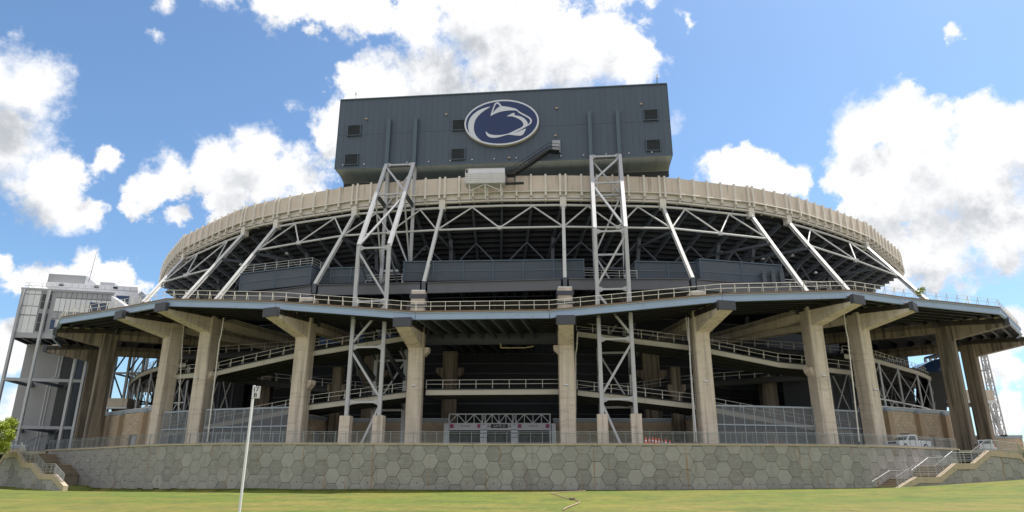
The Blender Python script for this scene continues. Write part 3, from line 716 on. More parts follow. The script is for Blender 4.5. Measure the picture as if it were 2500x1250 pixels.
ramp([P(1410,949.6,85.7), P(1688,982,86.6), P(1800,1003,88.5), P(1954,1031,91), P(2080,1048,94)], 'lowest ramp descending to the right from the landing over the gate', 'railing on the lowest ramp right of the gate')
ramp([P(990,817,86.5), P(774,853,88), P(720,860,89), P(600,886.6,91.2), P(531,903,93), P(431,912,97)], 'upper ramp descending to the left behind the left lattice tower', 'railing on the upper ramp left of the gate')
ramp([P(1408,806.5,85.6), P(1679,840,86.4), P(1733,849,87.2), P(1900,882,89.2), P(1962,888,91), P(2080,902,94)], 'upper ramp descending to the right behind the right lattice tower', 'railing on the upper ramp right of the gate')
ramp([P(480,912,103), P(632,927,99), P(712,935,97.5), P(763,941,97), P(830,947,96.5), P(990,962,96)], 'inner ramp rising to the left in the shade behind the lowest ramp', 'railing on the inner ramp left of the gate', beam='dark', spacing=2.4)
ramp([P(1410,966,96), P(1558,952,96.5), P(1644,939,97), P(1739,930,97.5), P(1863,921,99), P(2000,912,103)], 'inner ramp rising to the right in the shade behind the lowest ramp', 'railing on the inner ramp right of the gate', beam='dark', spacing=2.4)
ramp([P(430,866,104), P(538,862,102), P(723,850,99), P(860,836,98), P(990,826,97.5)], 'higher inner ramp on the left seen under the canopy', 'railing on the higher inner ramp on the left', beam='dark', spacing=2.2, w_=4)
ramp([P(1412,812,97.5), P(1560,822,98), P(1679,834,98.5), P(1800,843,99), P(1923,852,101), P(2060,864,104)], 'higher inner ramp on the right seen under the canopy', 'railing on the higher inner ramp on the right', beam='dark', spacing=2.2, w_=4)
# round turnarounds at both ends, on braced steel posts
def drum(pxs, post_px, zt, label, rail_label, brace_label):
    pts = smooth([PZ(x, y, zt) for x, y in pxs], 3)
    ramp(pts, label, rail_label, w_=13, kick=.4, spacing=1.7)
    t = T('braced_post_frame', brace_label, 'steel frame', PZ(*post_px[0], zt - 1)); tops = []
    for x, y in post_px:
        p = PZ(x, y, zt - .85); p = p + inward(p) * .25; q = Vector((p.x, p.y, 8.6)); tops.append((p, q))
        MB().ibeam(q, p, .24, .28, .04, up=Vector((0, 1, 0))).build('post', 'tower', t)
    ch = MB(); dg = MB()
    for (p, q), (p2, q2) in zip(tops, tops[1:]):
        m1, m2 = q.lerp(p, .28), q2.lerp(p2, .28)
        MB().bar(m1, m2, .2, .2).build('chord', 'white', t)
        for a, b in ((m1, p2 - Z * .4), (m2, p - Z * .4)): MB().bar(a, b, .10, .10).build('diagonal', 'tower', t)
        MB().bar(q, (m1 + m2) / 2, .12).build('diagonal', 'white', t); MB().bar(q2, (m1 + m2) / 2, .12).build('diagonal', 'white', t)
    for p, q in zip(pts, pts[1:]):
        a, b = offs(p, 9.5), offs(q, 9.5); MB().add([Vector((a.x, a.y, 6)), Vector((b.x, b.y, 6)), b - Z * .3, a - Z * .3], [(0, 1, 2, 3)]).build('dark_backing_sheet', 'deck', t)  # dark sheet added to stand for the shaded interior behind the posts
    # inner row of posts, darker
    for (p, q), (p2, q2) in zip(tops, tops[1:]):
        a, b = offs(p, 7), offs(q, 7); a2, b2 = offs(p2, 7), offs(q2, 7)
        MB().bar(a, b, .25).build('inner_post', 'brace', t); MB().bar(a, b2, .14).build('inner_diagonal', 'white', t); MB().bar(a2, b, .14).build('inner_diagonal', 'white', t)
drum([(455,884),(430,886),(388,893),(358,903),(336,914),(320,928),(314,942),(316,955)], [(460,895),(425,898),(395,903),(366,911),(339,924),(325,936),(318,950)], 16.8, 'rounded turnaround of the ramp at the left end beyond the pillars', 'curved railing round the left turnaround', 'braced steel posts carrying the left turnaround above the tan wall')
drum([(2060,862),(2100,866),(2132,872),(2194,890),(2240,904),(2270,918),(2290,932),(2296,946)], [(2100,878),(2149,885),(2195,898),(2242,912),(2271,925),(2288,940),(2293,952)], 16.8, 'rounded turnaround of the ramp at the right end beyond the pillars', 'curved railing round the right turnaround', 'braced steel posts carrying the right turnaround above the tan wall')
for s_ in (-1, 1):     # drum soffits: dark decks behind the posts
    pass

# ================================================================== INNER CONCOURSE
conc = T('concourse_wall', 'dark back wall of the concourse deep under the stand', 'wall', (0, 108, ZP))
cw = [(-68,131),(-58,127),(-50,120),(-44,113),(-30,107.5),(-15,105),(-3,104.5),(10,105),(26,107.5),(42,113),(52,120),(62,127),(76,131)]
for (a, b) in zip(cw, cw[1:]):
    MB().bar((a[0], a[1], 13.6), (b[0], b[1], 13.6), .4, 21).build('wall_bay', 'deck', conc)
    for k_ in range(12):
        zz = 4.6 + k_ * 1.5; q = Vector((a[0], a[1] - .3, zz)); q2 = Vector((b[0], b[1] - .3, zz)); MB().bar(q, q2, .2, .12).build('seating_riser', 'brace', conc)
def inner_pillar(px, Y, w_, lab, ztop, corb):
    p = P(px, 1000, Y); t = T('inner_pillar', lab, 'pillar', (p.x, p.y, ZP))
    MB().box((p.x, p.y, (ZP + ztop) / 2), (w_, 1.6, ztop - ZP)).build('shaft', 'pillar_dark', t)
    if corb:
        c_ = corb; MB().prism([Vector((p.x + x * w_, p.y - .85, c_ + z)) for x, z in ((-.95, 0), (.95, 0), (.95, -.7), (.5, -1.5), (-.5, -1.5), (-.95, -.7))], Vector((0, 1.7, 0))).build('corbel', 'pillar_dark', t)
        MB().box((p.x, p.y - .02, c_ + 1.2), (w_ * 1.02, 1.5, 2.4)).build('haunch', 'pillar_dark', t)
inner_pillar(1097, 100, 2.1, 'shadowed inner pillar with a T-shaped head left of centre under the landing soffit', 17.2, 15.2)
inner_pillar(905, 101, 2.4, 'shadowed inner pillar with a T-shaped head behind the left lattice tower', 17, 15.0)
inner_pillar(1594, 101, 2.4, 'shadowed inner pillar with a T-shaped head behind the right lattice tower', 17, 15.0)
inner_pillar(820, 95.5, 1.3, 'slim inner pillar left of the left lattice tower', 14.2, 12.2)
inner_pillar(1653, 95.5, 1.3, 'slim inner pillar right of the right lattice tower', 14.2, 12.2)
inner_pillar(1880, 103, 2.2, 'dim inner pillar behind the lowest ramp on the right', 14.5, 9.4)
inner_pillar(640, 103, 2.2, 'dim inner pillar behind the lowest ramp on the left', 14.5, 9.4)
# ================================================================== UPPER STAND
RT = 42.26
RPX = [(395,660),(402,640),(413,620),(449,577),(509,547),(585,511),(628,498),(713,479),(871.5,452),(1040,438),(1200,430),(1375,428),(1550,431),(1640,434),(1700,442),(1836,458),(1938,480),(2040,515),(2120,548),(2148,574),(2193,612),(2199,632)]
RIM = Path([PZ(x, y, RT) for x, y in RPX])
stand = T('upper_stand', 'upper stand of the stadium with a cream rim of fascia panels and white raking struts', 'stadium stand', (0, 92, 38))
def rim_t(px, zz=RT):
    lo, hi = 0, RIM.L
    for _ in range(40):
        m = (lo + hi) / 2; q = RIM.at(m); zc = q.y * _c + zz * _s
        if 1250 + FPX * q.x / zc < px: lo = m
        else: hi = m
    return lo
def rim_n(t):
    d = RIM.tan(t); d.z = 0; d.normalize(); n = Vector((d.y, -d.x, 0)); return d, n
ZB, ZL, ZU = 39.75, 38.45, 37.75            # panel bottom, band bottom, truss chord
struts = [('s0', 444, 38.0), ('A', 592, 38.0), ('B', 672, 38.0), ('C', 864, 38.0), ('D', 1079, 38.0), ('E', 1375, 38.0), ('F', 1619, 38.0), ('G', 1836, 38.0), ('H', 1928, 38.0), ('I', 2120, 38.0)]
ST = {k: rim_t(x, 38.0) for k, x, _ in struts}
knots = [0] + [ST[k] for k, _, _ in struts] + [RIM.L]
ribm = MB().box((0, -.13, -1.55), (.29, .26, 3.4)).mesh('fascia_rib', M['rim_rib'])
brk = MB().prism([Vector((-.12, .0, -3.9)), Vector((-.12, 0, -3.15)), Vector((-.12, -.2, -3.15)), Vector((-.12, 1.0, -3.9))], Vector((.24, 0, 0))).mesh('bracket', M['rim_rib'])
for a, b in zip(knots, knots[1:]):
    Lk = b - a; n_ = max(2, round((Lk - .8) / 2.18))
    cuts = [a + .4 + (Lk - .8) * i / n_ for i in range(n_ + 1)]
    cc_ = [a] + cuts + [b]
    for i, (u, v) in enumerate(zip(cc_, cc_[1:])):
        if v - u < .05: continue
        p, q = RIM.at(u + .015), RIM.at(v - .015); n = rim_n((u + v) / 2)[1]; mb = MB()
        mb.hull([p, p - n * .18, p - n * .18 - Z * (RT - ZB), p - Z * (RT - ZB)], [q, q - n * .18, q - n * .18 - Z * (RT - ZB), q - Z * (RT - ZB)])
        mb.build('fascia_panel', 'fascia', stand)
    for u in cuts:
        q = RIM.at(u); d, n = rim_n(u)
        inst(ribm, 'fascia_rib', stand, axes(q, d, -n)); inst(brk, 'bracket', stand, axes(q - Z * .0 - n * .1, d, -n))
    # gutter, lower band, ledge
    ns = max(1, round(Lk / 4)); g_ = MB(); bd = MB(); ld = MB()
    for i in range(ns):
        u, v = a + Lk * i / ns, a + Lk * (i + 1) / ns; p, q = RIM.at(u), RIM.at(v); n = rim_n((u + v) / 2)[1]
        g_.tube(p + n * .22 - Z * (RT - ZB + .08), q + n * .22 - Z * (RT - ZB + .08), .11, 8)
        bd.bar(p - n * .35 + Z * ((ZB + ZL) / 2 - RT + .3), q - n * .35 + Z * ((ZB + ZL) / 2 - RT + .3), .1, ZB - ZL + .56)
        ld.bar(p - n * .3 - Z * (RT - ZL + .06), q - n * .3 - Z * (RT - ZL + .06), .5, .1)
    g_.build('gutter', 'rim_rib', stand); bd.build('lower_band', 'rim_rib', stand); ld.build('band_flange', 'rim_rib', stand)
# stepped underside of the seating, falling inwards
rows = 36; ring_t = [RIM.L * i / 60 for i in range(61)]
mb = MB()
for k in range(rows):
    o0, o1, z0, z1 = .15 + k * .9, .15 + (k + 1) * .9, 38.75 - k * .52, 38.75 - (k + 1) * .52
    prev = None
    for t in ring_t:
        q = RIM.at(t); n = inward(q)
        L4 = [Vector((q.x, q.y, 0)) + n * o0 + Z * z0, Vector((q.x, q.y, 0)) + n * o1 + Z * z0, Vector((q.x, q.y, 0)) + n * o1 + Z * z1]
        if prev: mb.add(prev + L4, [(0, 1, 4, 3), (1, 2, 5, 4)])
        prev = L4
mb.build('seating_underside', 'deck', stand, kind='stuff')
# unseen strip added behind the parapet to keep daylight out
tw = MB(); prev = None
for t in ring_t:
    q = RIM.at(t); n = inward(q); L4 = [q + n * .1 - Z * 1.3, q + n * 2.6 - Z * 1.3]
    if prev: tw.add(prev + L4, [(0, 1, 3, 2)])
    prev = L4
tw.build('daylight_baffle', 'slab', stand)
# raker beams
def under(t, o):
    q = RIM.at(t); n = inward(q); return Vector((q.x, q.y, 0)) + n * o + Z * (38.5 - (o - 1.3) / .9 * .52 - .5)
rk = []
for i in range(len(knots) - 1):
    a, b = knots[i], knots[i + 1]; nn = max(1, round((b - a) / 4.5)); rk += [a + (b - a) * j / nn for j in range(nn)]
for t in rk: MB().ibeam(under(t, 1.6), under(t, 30), .35, .8, .07).build('raker_beam', 'brace', stand)
# purlin trusses inside, following the curve
for o_, dz in ((7.0, 0), (13.5, 0)):
    prev = None
    for i, t in enumerate(rk + [RIM.L]):
        p = under(t, o_) - Z * .4; q = p - Z * 4.2
        if prev:
            pp, qq = prev
            MB().bar(q, qq, .3, .3).build('inner_chord', 'brace', stand)
            MB().bar((q if i % 2 else p), (pp if i % 2 else qq), .2, .2).build('inner_diagonal', 'brace', stand)
        prev = (p, q)
# struts
basep = {'s0': PIL['a5'], 'A': PIL['a4'], 'B': PIL['a3'], 'C': PIL['a2'], 'D': PIL['a1'], 'E': PIL['b1'], 'F': PIL['b2'], 'G': PIL['b3'], 'H': PIL['b4'], 'I': PIL['b5']}
basepx = {'s0': (361,728), 'A': (454,726), 'B': (537,722), 'C': (769,696), 'D': (1035,690), 'E': (1379,681), 'F': (1691,681), 'G': (1962,703), 'H': (2064,703), 'I': (2254,727)}
SA = {}
for k, x, zt in struts:
    q = RIM.at(ST[k]); n = rim_n(ST[k])[1]; top = Vector((q.x, q.y, zt)) - n * .55
    c = basep[k]['c'] - basep[k]['h'] * .2
    zt_ = 23.1 if k in 'CDEF' else 22.4
    bx, by = basepx[k]; base = P(bx, by, c.y)          # stands on the pillar line
    dirv = (base - top).normalized(); 
    foot = base if k in 'CDEF' else base + dirv * 2.0
    SA[k] = (foot, top, base)
    MB().ibeam(foot, top, .42, .62, .08, up=Vector((0, -1, .3))).build('raking_strut', 'white', stand)
    MB().box(top + Z * .1 + n * .1, (.9, .9, 1.5), math.atan2(n.x, -n.y)).build('strut_head', 'rim_rib', stand)
    if k in 'CDEF':
        MB().box((base.x, base.y, base.z - .55), (.5, .6, 1.3)).build('strut_foot', 'brace', stand)
    # dark back leg
    MB().ibeam(under(ST[k], 6.5), under(ST[k], 9.5) - Z * 12, .5, .6, .08, up=Vector((0, 1, 0))).build('back_leg', 'brace', stand)
    MB().bar(foot.lerp(top, .62), under(ST[k], 9), .3, .35).build('tie_beam', 'brace', stand)
# W trusses between struts
for a, b, lowa, lowb in (('s0', 'A', .36, .42), ('B', 'C', .62, .655), ('C', 'D', .655, .665), ('D', 'E', .665, .665), ('E', 'F', .665, .66), ('F', 'G', .66, .64), ('H', 'I', .62, .38)):
    A_, B_ = SA[a], SA[b]; la, lb = A_[2].lerp(A_[1], lowa), B_[2].lerp(B_[1], lowb)
    nrm = Vector((0, .1, 0))
    ta, tb = ST[a], ST[b]
    def rimp(u):
        t = lerp(ta, tb, u); q = RIM.at(t); n = rim_n(t)[1]; return Vector((q.x, q.y, ZU)) - n * .5
    seg = 4
    for i in range(seg):
        MB().tube(rimp(i / seg) if i else rimp(.01), rimp((i + 1) / seg), .18, 10).build('top_chord', 'white', stand)
    # plan-curved bay: lower chord bows out with the rim
    def lowp(u):
        bow = rimp(u) - rimp(0.0001).lerp(rimp(.9999), u); bow.z = 0
        return la.lerp(lb, u) + bow * .7
    for i in range(2): MB().tube(lowp(i / 2), lowp((i + 1) / 2), .15, 10).build('lower_chord', 'white', stand)
    for u, v in ((0, .25), (.5, .25), (.5, .75), (1, .75)):
        MB().tube(lowp(u), rimp(v) - Z * .1, .115, 8).build('diagonal', 'white', stand)
        MB().box(lowp(u), (.6, .5, .5)).build('gusset', 'white', stand) if u == .5 and v == .25 else None

# girder on the pillar tops, deck, dark metal rooms
gird = T('pillar_top_girder', 'charcoal steel girder spanning the pillar tops below the dark metal rooms', 'girder', P(1200, 705, 85))
gp = [SA[k][2] for k in 'BCDEFG']
zG = {k: SA[k][2].z for k in 'BCDEFG'}
for k1, k2 in zip('BCDEF', 'CDEFG'):
    a, b = SA[k1][2].copy(), SA[k2][2].copy(); a.z = b.z = 24.0; a.z = max(22.6, zG[k1] - .75) ; b.z = max(22.6, zG[k2] - .75)
    if k1 == 'B': a.z = b.z - .3
    if k2 == 'G': b.z = a.z - .3
    d = (b - a).normalized(); MB().ibeam(a + d * .5, b - d * .5, .5, 1.5, .1).build('girder_span', 'girder', gird)
    for u in (.25, .5, .75):
        q = a.lerp(b, u); MB().bar(q, q + inward(q) * 14, .3, .9).build('cross_girder', 'brace', gird)
MB().prism([Vector((-44, 96, 24.2)), Vector((-26, 88.5, 24.2)), Vector((-12, 86.5, 24.2)), Vector((7, 85.5, 24.2)), Vector((24, 86.5, 24.2)), Vector((40, 92, 24.2)), Vector((46, 112, 24.2)), Vector((-46, 112, 24.2))], Z * .15).build('service_deck', 'deck', gird)
pr_ = MB()
for i in range(14):
    a = P(1060 + i * 22, 722, 88); pr_.bar(a, a + Z * .9, .06)
pr_.tube(P(1050, 728, 88), P(1350, 722, 88), .06); pr_.tube(P(1050, 712, 88.5), P(1350, 711, 88.5), .04); pr_.build('hanging_pipework', 'brace', gird)
def room(pxa, pxb, Y0, Y1, depth, label, ntrim=4, roofrail=False, extras=()):
    a, b = P(pxa[0], pxa[1], Y0), P(pxb[0], pxb[1], Y1); z0 = min(a.z, b.z)
    ta, tb = PPL(pxa[0], pxa[2], a, Vector((b.y - a.y, a.x - b.x, 0)).normalized()), P(pxb[0], pxb[2], Y1)
    zt = (ta.z + tb.z) / 2; z0 = (a.z + b.z) / 2
    d = Vector((b.x - a.x, b.y - a.y, 0)); ln = d.length; d.normalize(); n = Z.cross(d)
    t = T('metal_clad_room', label, 'service room', (a.x, a.y, z0))
    A_ = Vector((a.x, a.y, 0)); B_ = Vector((b.x, b.y, 0)); loop = [A_, B_, B_ + n * depth, A_ + n * depth]
    MB().prism([p + Z * (z0 - .05) for p in loop], Z * (zt - z0)).build('cladding', 'corr', t)
    MB().prism([p + Z * (zt + .001) + (-n * .12 if i < 2 else n * .12) + (d * (-.12 if i in (0, 3) else .12)) for i, p in enumerate(loop)], Z * .16).build('roof', 'clad_trim', t)
    for i in range(ntrim + 1):
        q = A_.lerp(B_, i / ntrim); MB().bar(q + Z * z0 - n * .03, q + Z * zt - n * .03, .16, .1).build('trim_post', 'clad_trim', t)
    MB().bar(A_ + Z * ((z0 + zt) / 2) - n * .02, B_ + Z * ((z0 + zt) / 2) - n * .02, .06, .14).build('mid_trim', 'clad_trim', t)
    for e in extras:
        q = A_.lerp(B_, e) + n * 1.5 + Z * (zt + .16); MB().tube(q, q + Z * .4, .35, 12).build('roof_vent', 'panelw', t)
    if roofrail: railing([A_ + Z * (zt + .16) + n * .1, B_ + Z * (zt + .16) + n * .1, B_ + Z * (zt + .16) + n * depth], roofrail, m='white', rails=(1, .66, .33), spacing=2)
    return t
room((584,712,672), (756,693,648), 92.5, 88.6, 4, 'dark corrugated metal room behind the left struts with a railed roof', 2, 'white railing on the roof of the left metal room', (.62,))
room((757,695,654), (905,687,658), 90.5, 89.5, 3, 'low dark corrugated room between the railed room and the left lattice tower', 3)
room((984,686,643), (1426,680,633), 88.2, 87.2, 3.5, 'longest dark corrugated metal room behind the two central struts', 6, False, (.39, .53))
room((1554,683,641), (1712,683,642), 88, 88.6, 3, 'short dark corrugated room just right of the right lattice tower', 2)
room((1713,690,634), (1914,706,650), 87.6, 90.5, 4, 'dark corrugated metal room on the right with grey ducts on its face', 2)
for i, x in enumerate((1866, 1888, 1909)):
    a = P(x, 684 - 2 * i, 89.2 + .3 * i); mb = MB(); mb.box(a + Z * .0, (.55, .4, 1.9)); mb.tube(a + Z * .9, a + Z * 1.25, .3, 8); mb.box(a - Z * .95, (.62, .46, .12))
    o = mb.build('wall_duct', 'brace'); o['label'] = ('left', 'middle', 'right')[i] + ' one of three grey ducts on the face of the right metal room'; o['category'] = 'duct'
railing([P(893,691,87.6), P(981,688,87.6)], 'short white railing between two dark rooms behind the left lattice tower', m='white', rails=(1, .66, .33), spacing=2)
railing([P(1426,678,87.2), P(1556,680,87.6)], 'short white railing between two dark rooms behind the right lattice tower', m='white', rails=(1, .66, .33), spacing=2.6)
railing([P(1917,700,90.5), P(2020,708,93)], 'short white railing right of the metal room with the ducts', m='white', rails=(1, .66, .33), spacing=2)
for i, (x, y, Y) in enumerate([(880,601,101),(1034,609,101),(1158,604,101),(1305,600,101),(1434,600,101),(1550,601,101),(1762,617,103),(1863,633,104),(1935,625,106),(1992,667,106),(700,560+60,104),(588,647,106)]):
    p = P(x, y, Y); t = T('pendant_lamp', ['small white pendant lamp just left of the left lattice tower', 'small white pendant lamp between the left lattice tower and the next strut', 'left one of the two white pendant lamps above the middle of the longest metal room', 'right one of the two white pendant lamps above the middle of the longest metal room', 'small white pendant lamp just left of the right lattice tower', 'small white pendant lamp just right of the right lattice tower', 'small white pendant lamp above the metal room with the grey ducts', 'small white pendant lamp right of the room with the ducts, before the strut', 'small white pendant lamp between the two long struts on the right', 'lowest pendant lamp on the right, near the canopy railing', 'small white pendant lamp above the railed roof on the left', 'leftmost pendant lamp, left of the railed metal room'][i], 'lamp', p, 'pendant lamps under the upper stand')
    MB().tube(p, p + Z * .28, .34, 10, .1).build('shade', 'panelw', t); MB().tube(p + Z * .28, p + Z * 2.2, .02, 5).build('stem', 'brace', t)
# ================================================================== LATTICE TOWERS
BO = P(1230, 395, 92); ZBB, ZBT = BO.z, 56.3
bl, br_ = PZ(818, 412, ZBB), PZ(1641, 378, ZBB)
bd_ = (br_ - bl); bd_.z = 0; BW = bd_.length; bd_.normalize(); bn = Vector((bd_.y, -bd_.x, 0))      # along board, towards camera
def tower(label, fl, fr, kl, kr, tl, tr_, Yf, flip):
    """front legs: foot px, kink px, top px"""
    n = bn
    F0 = P(*fl, Yf); o = F0.copy()
    f_l, f_r = PPL(*fl, o, n), PPL(*fr, o, n); k_l, k_r = PPL(*kl, o, n), PPL(*kr, o, n)
    zk = (k_l.z + k_r.z) / 2; k_l.z = k_r.z = zk
    bo = bl + n * .45
    t_l, t_r = PPL(*tl, bo, n), PPL(*tr_, bo, n); t_l.z = t_r.z = ZBB
    t = T('lattice_tower', label, 'tower', (f_l.x, f_l.y, ZP))
    f_l.z = f_r.z = 7.05; k_l.x, k_l.y, k_r.x, k_r.y = f_l.x, f_l.y, f_r.x, f_r.y
    W = .85
    for f in (f_l, f_r):
        MB().box((f.x, f.y, (ZP + 7.05) / 2 - .05), (1.25, 1.25, 7.05 - ZP + .1), math.atan2(bd_.y, bd_.x)).build('pedestal', 'pillar', t)
    legs = [(f_l, k_l, t_l), (f_r, k_r, t_r)]
    for f, k, tp in legs:
        MB().ibeam(f, k, .44, .55, .09, up=Vector((0, -1, 0))).build('leg', 'tower', t)
        MB().ibeam(k, tp, .48, .6, .09, up=Vector((0, -1, .3))).build('raking_leg', 'tower', t)
        bk = Vector((tp.x, tp.y, 0)) - n * .9
        MB().ibeam(bk + Z * ZP, bk + Z * ZBB, .46, .55, .1, up=Vector((0, 1, 0))).build('back_leg', 'tower', t)
    def LP(i, s):          # s: 0 foot .. 1 kink .. 2 top
        f, k, tp = legs[i]; return f.lerp(k, s) if s <= 1 else k.lerp(tp, s - 1)
    def BK(i, s):
        tp = legs[i][2]; q = LP(i, s); return Vector((tp.x, tp.y, q.z)) - n * .9
    lev = [.075, .385, .655, .985, 1.60, 2.0]
    for j, s in enumerate(lev):
        a, b = LP(0, s), LP(1, s); MB().bar(a, b, .2, .22).build('horizontal', 'tower', t)
        MB().bar(BK(0, s), BK(1, s), .28).build('back_horizontal', 'tower', t)
        for i in (0, 1):
            if s < 1.9 and j: MB().ibeam(LP(i, s), BK(i, s - (.12 if s < 1 else .0)), .35, .5, .06).build('side_beam', 'brace', t)
            q = LP(i, s); mb = MB(); dd = (b - a).normalized() * (1 if i == 0 else -1)
            mb.prism([q + Z * .5, q - Z * .5, q + dd * .8 - Z * .13, q + dd * .8 + Z * .13], n * .06).build('gusset_plate', 'tower', t)
    seq = [(-.16, .075), (.075, .385), (.385, .655), (.655, .985), (.985, 1.60), (1.60, 2.0)]
    for j, (s0, s1) in enumerate(seq):
        i = (j + (0 if flip else 1)) % 2
        a, b = (Vector((0, 0, 0)), Vector((0, 0, 0)))
        if j == 0: a, b = LP(1 - i, 0).lerp(LP(i, 0), .45), LP(i, .06); a.z = ZP
        else: a, b = LP(1 - i, s0 + .02), LP(i, s1 - .02)
        MB().ibeam(a, b, .26, .28, .06, up=Vector((0, -1, 0))).build('diagonal', 'tower', t)
        if j: MB().bar(BK(i, s0), BK(1 - i, s1), .22).build('back_diagonal', 'tower', t)
        if 1 <= j < 5:
            for q in (0, 1): MB().bar(BK(q, s0), LP(q, s1 - .03), .2).build('side_diagonal', 'brace' if j < 4 else 'tower', t)
    # pilasters on the board face
    return t_l, t_r
T1 = tower('left steel lattice tower whose upper legs rake back to the scoreboard', (846,1012), (926,1014), (890,600), (965,598), (943,412), (1010,407), 83.8, False)
T2 = tower('right steel lattice tower standing almost square to the camera under the scoreboard', (1470,1010), (1552,1010), (1455,560), (1532,556), (1443,388), (1513,385), 81.6, True)

# ================================================================== SCOREBOARD
board = T('scoreboard', 'huge slate-grey windowless back of the scoreboard on two steel towers', 'scoreboard', (bl + br_) / 2)
def bp(u, z, w_=0): return bl + bd_ * u + Z * (z - ZBB) + bn * w_
DEP, ZLOW = 4.4, ZBB - 1.25
MB().hull([bp(.02, ZBB + .02, -.12), bp(.02, ZBB + .02, -DEP + .1), bp(.02, ZBT, -DEP + .1), bp(.02, ZBT, -.12)], [bp(BW - .02, ZBB + .02, -.12), bp(BW - .02, ZBB + .02, -DEP + .1), bp(BW - .02, ZBT, -DEP + .1), bp(BW - .02, ZBT, -.12)]).build('core', 'clad', board)
npan = 55; zm = ZBB + (ZBT - ZBB) * .475
up_ = MB().box((0, .05, (ZBT - zm) / 2), (BW / npan - .014, .1, ZBT - zm - .03)).mesh('wall_panel', M['clad'])
lo_ = MB().box((0, .05, (zm - ZBB) / 2), (BW / npan - .014, .1, zm - ZBB - .03)).mesh('wall_panel', M['clad'])
for i in range(npan):
    u = BW * (i + .5) / npan
    inst(up_, 'wall_panel', board, axes(bp(u, zm + .015, 0), bd_, -bn)); inst(lo_, 'wall_panel', board, axes(bp(u, ZBB + .015, 0), bd_, -bn))
MB().bar(bp(-.05, ZBT + .08, -DEP / 2), bp(BW + .05, ZBT + .08, -DEP / 2), DEP + .3, .16).build('roof_edge', 'clad_trim', board)
cr = MB()
for i in range(170): cr.frame(bp(BW * (i + .5) / 170, ZBT + .19, -.1), bd_, bn, Z, .15, .4, .07)
cr.build('corrugated_roof_edge', 'louver', board)
MB().bar(bp(0, ZBB - .05, .02), bp(BW, ZBB - .05, .02), .12, .16).build('bottom_trim', 'clad_trim', board)
# curved mill-finish soffit
mb = MB(); segs = 9; prev = None; prof = [(0, 0)]
for i in range(segs + 1):
    a = i / segs * math.pi / 2; prof.append((-.15 - (DEP - .5) * math.sin(a), -.05 - .75 * (1 - math.cos(a)) ))
sheets = 24
for k_ in range(sheets):
    u0, u1 = BW * k_ / sheets + .015, BW * (k_ + 1) / sheets - .015; mb = MB()
    for (w0, d0), (w1, d1) in zip(prof, prof[1:]):
        mb.add([bp(u0, ZBB + d0, w0), bp(u1, ZBB + d0, w0), bp(u1, ZBB + d1, w1), bp(u0, ZBB + d1, w1)], [(0, 1, 2, 3)])
    o = mb.build('soffit_sheet', 'soffit', board)
    for p in o.data.polygons: p.use_smooth = True
MB().frame(bp(BW / 2, ZBB - .75, -DEP + .15), bd_, bn, Z, BW - .1, .5, 1.5).build('screen_skirt', 'louver', board)
for u in (-.06, BW + .06): MB().frame(bp(u, (ZBB + ZBT) / 2, -DEP / 2), bd_, bn, Z, .1, DEP + .05, ZBT - ZBB).build('side_cladding', 'clad_trim', board)
for tt in (T1, T2):
    for q in tt:
        u = (q - bl).dot(bd_); ztp = ZBT - (3.9 if tt is T1 else 4.2)
        MB().frame(bp(u, (ZBB + ztp) / 2, .35), bd_, bn, Z, .55, .55, ztp - ZBB).build('pilaster', 'clad_trim', board)
bo_ = bp(0, ZBB, .1)
for (x, y) in [(865,319),(858,390),(1121,306),(1118,377),(1589,281),(1595,355)]:
    q = PPL(x, y, bo_, bn); L_ = T('louvre_vent', None or 'x', 'vent', q); del L_['label'], L_['category']; L_.parent = board; L_.location = q - board.location
    def build_child(mb, name, m): return mb.build(name, m, L_)
    build_child(MB().frame(q + bn * .02, bd_, bn, Z, 1.95, .08, 1.65), 'backing', 'louver')
    for s_ in (-1, 1):
        build_child(MB().frame(q + bd_ * s_ * 1.0 + bn * .08, bd_, bn, Z, .1, .2, 1.75), 'frame', 'clad_trim'); build_child(MB().frame(q + Z * s_ * .87 + bn * .08, bd_, bn, Z, 2.2, .24, .1), 'frame', 'clad_trim')
    sl_ = MB()
    for j in range(8): c = q + Z * (-.7 + j * .2) + bn * .1; sl_.frame(c, bd_, (bn + Z * -.7).normalized(), (Z + bn * .7).normalized(), 1.88, .15, .02)
    build_child(sl_, 'louvre_blades', 'clad_trim')
for x, y in [(895,291),(1090,280),(1359,265),(1565,255),(1243,386),(1356,332)]:
    q = PPL(x, y, bo_, bn); MB().frame(q + bn * .1, bd_, bn, Z, .32, .25, .2).build('small_fixture', 'coping', board)
for i in range(16):
    q = bp(1.2 + i * 3.3, ZBB + .5, .08); MB().tube(q, q + bn * .1, .09, 8).build('marker_light', 'panelw', board)
for i in range(14):
    q = bp(8 + i * 2.2, ZBB - .35, -DEP + .45); MB().tube(q, q + bn * .1, .09, 8).build('marker_light', 'panelw', board)
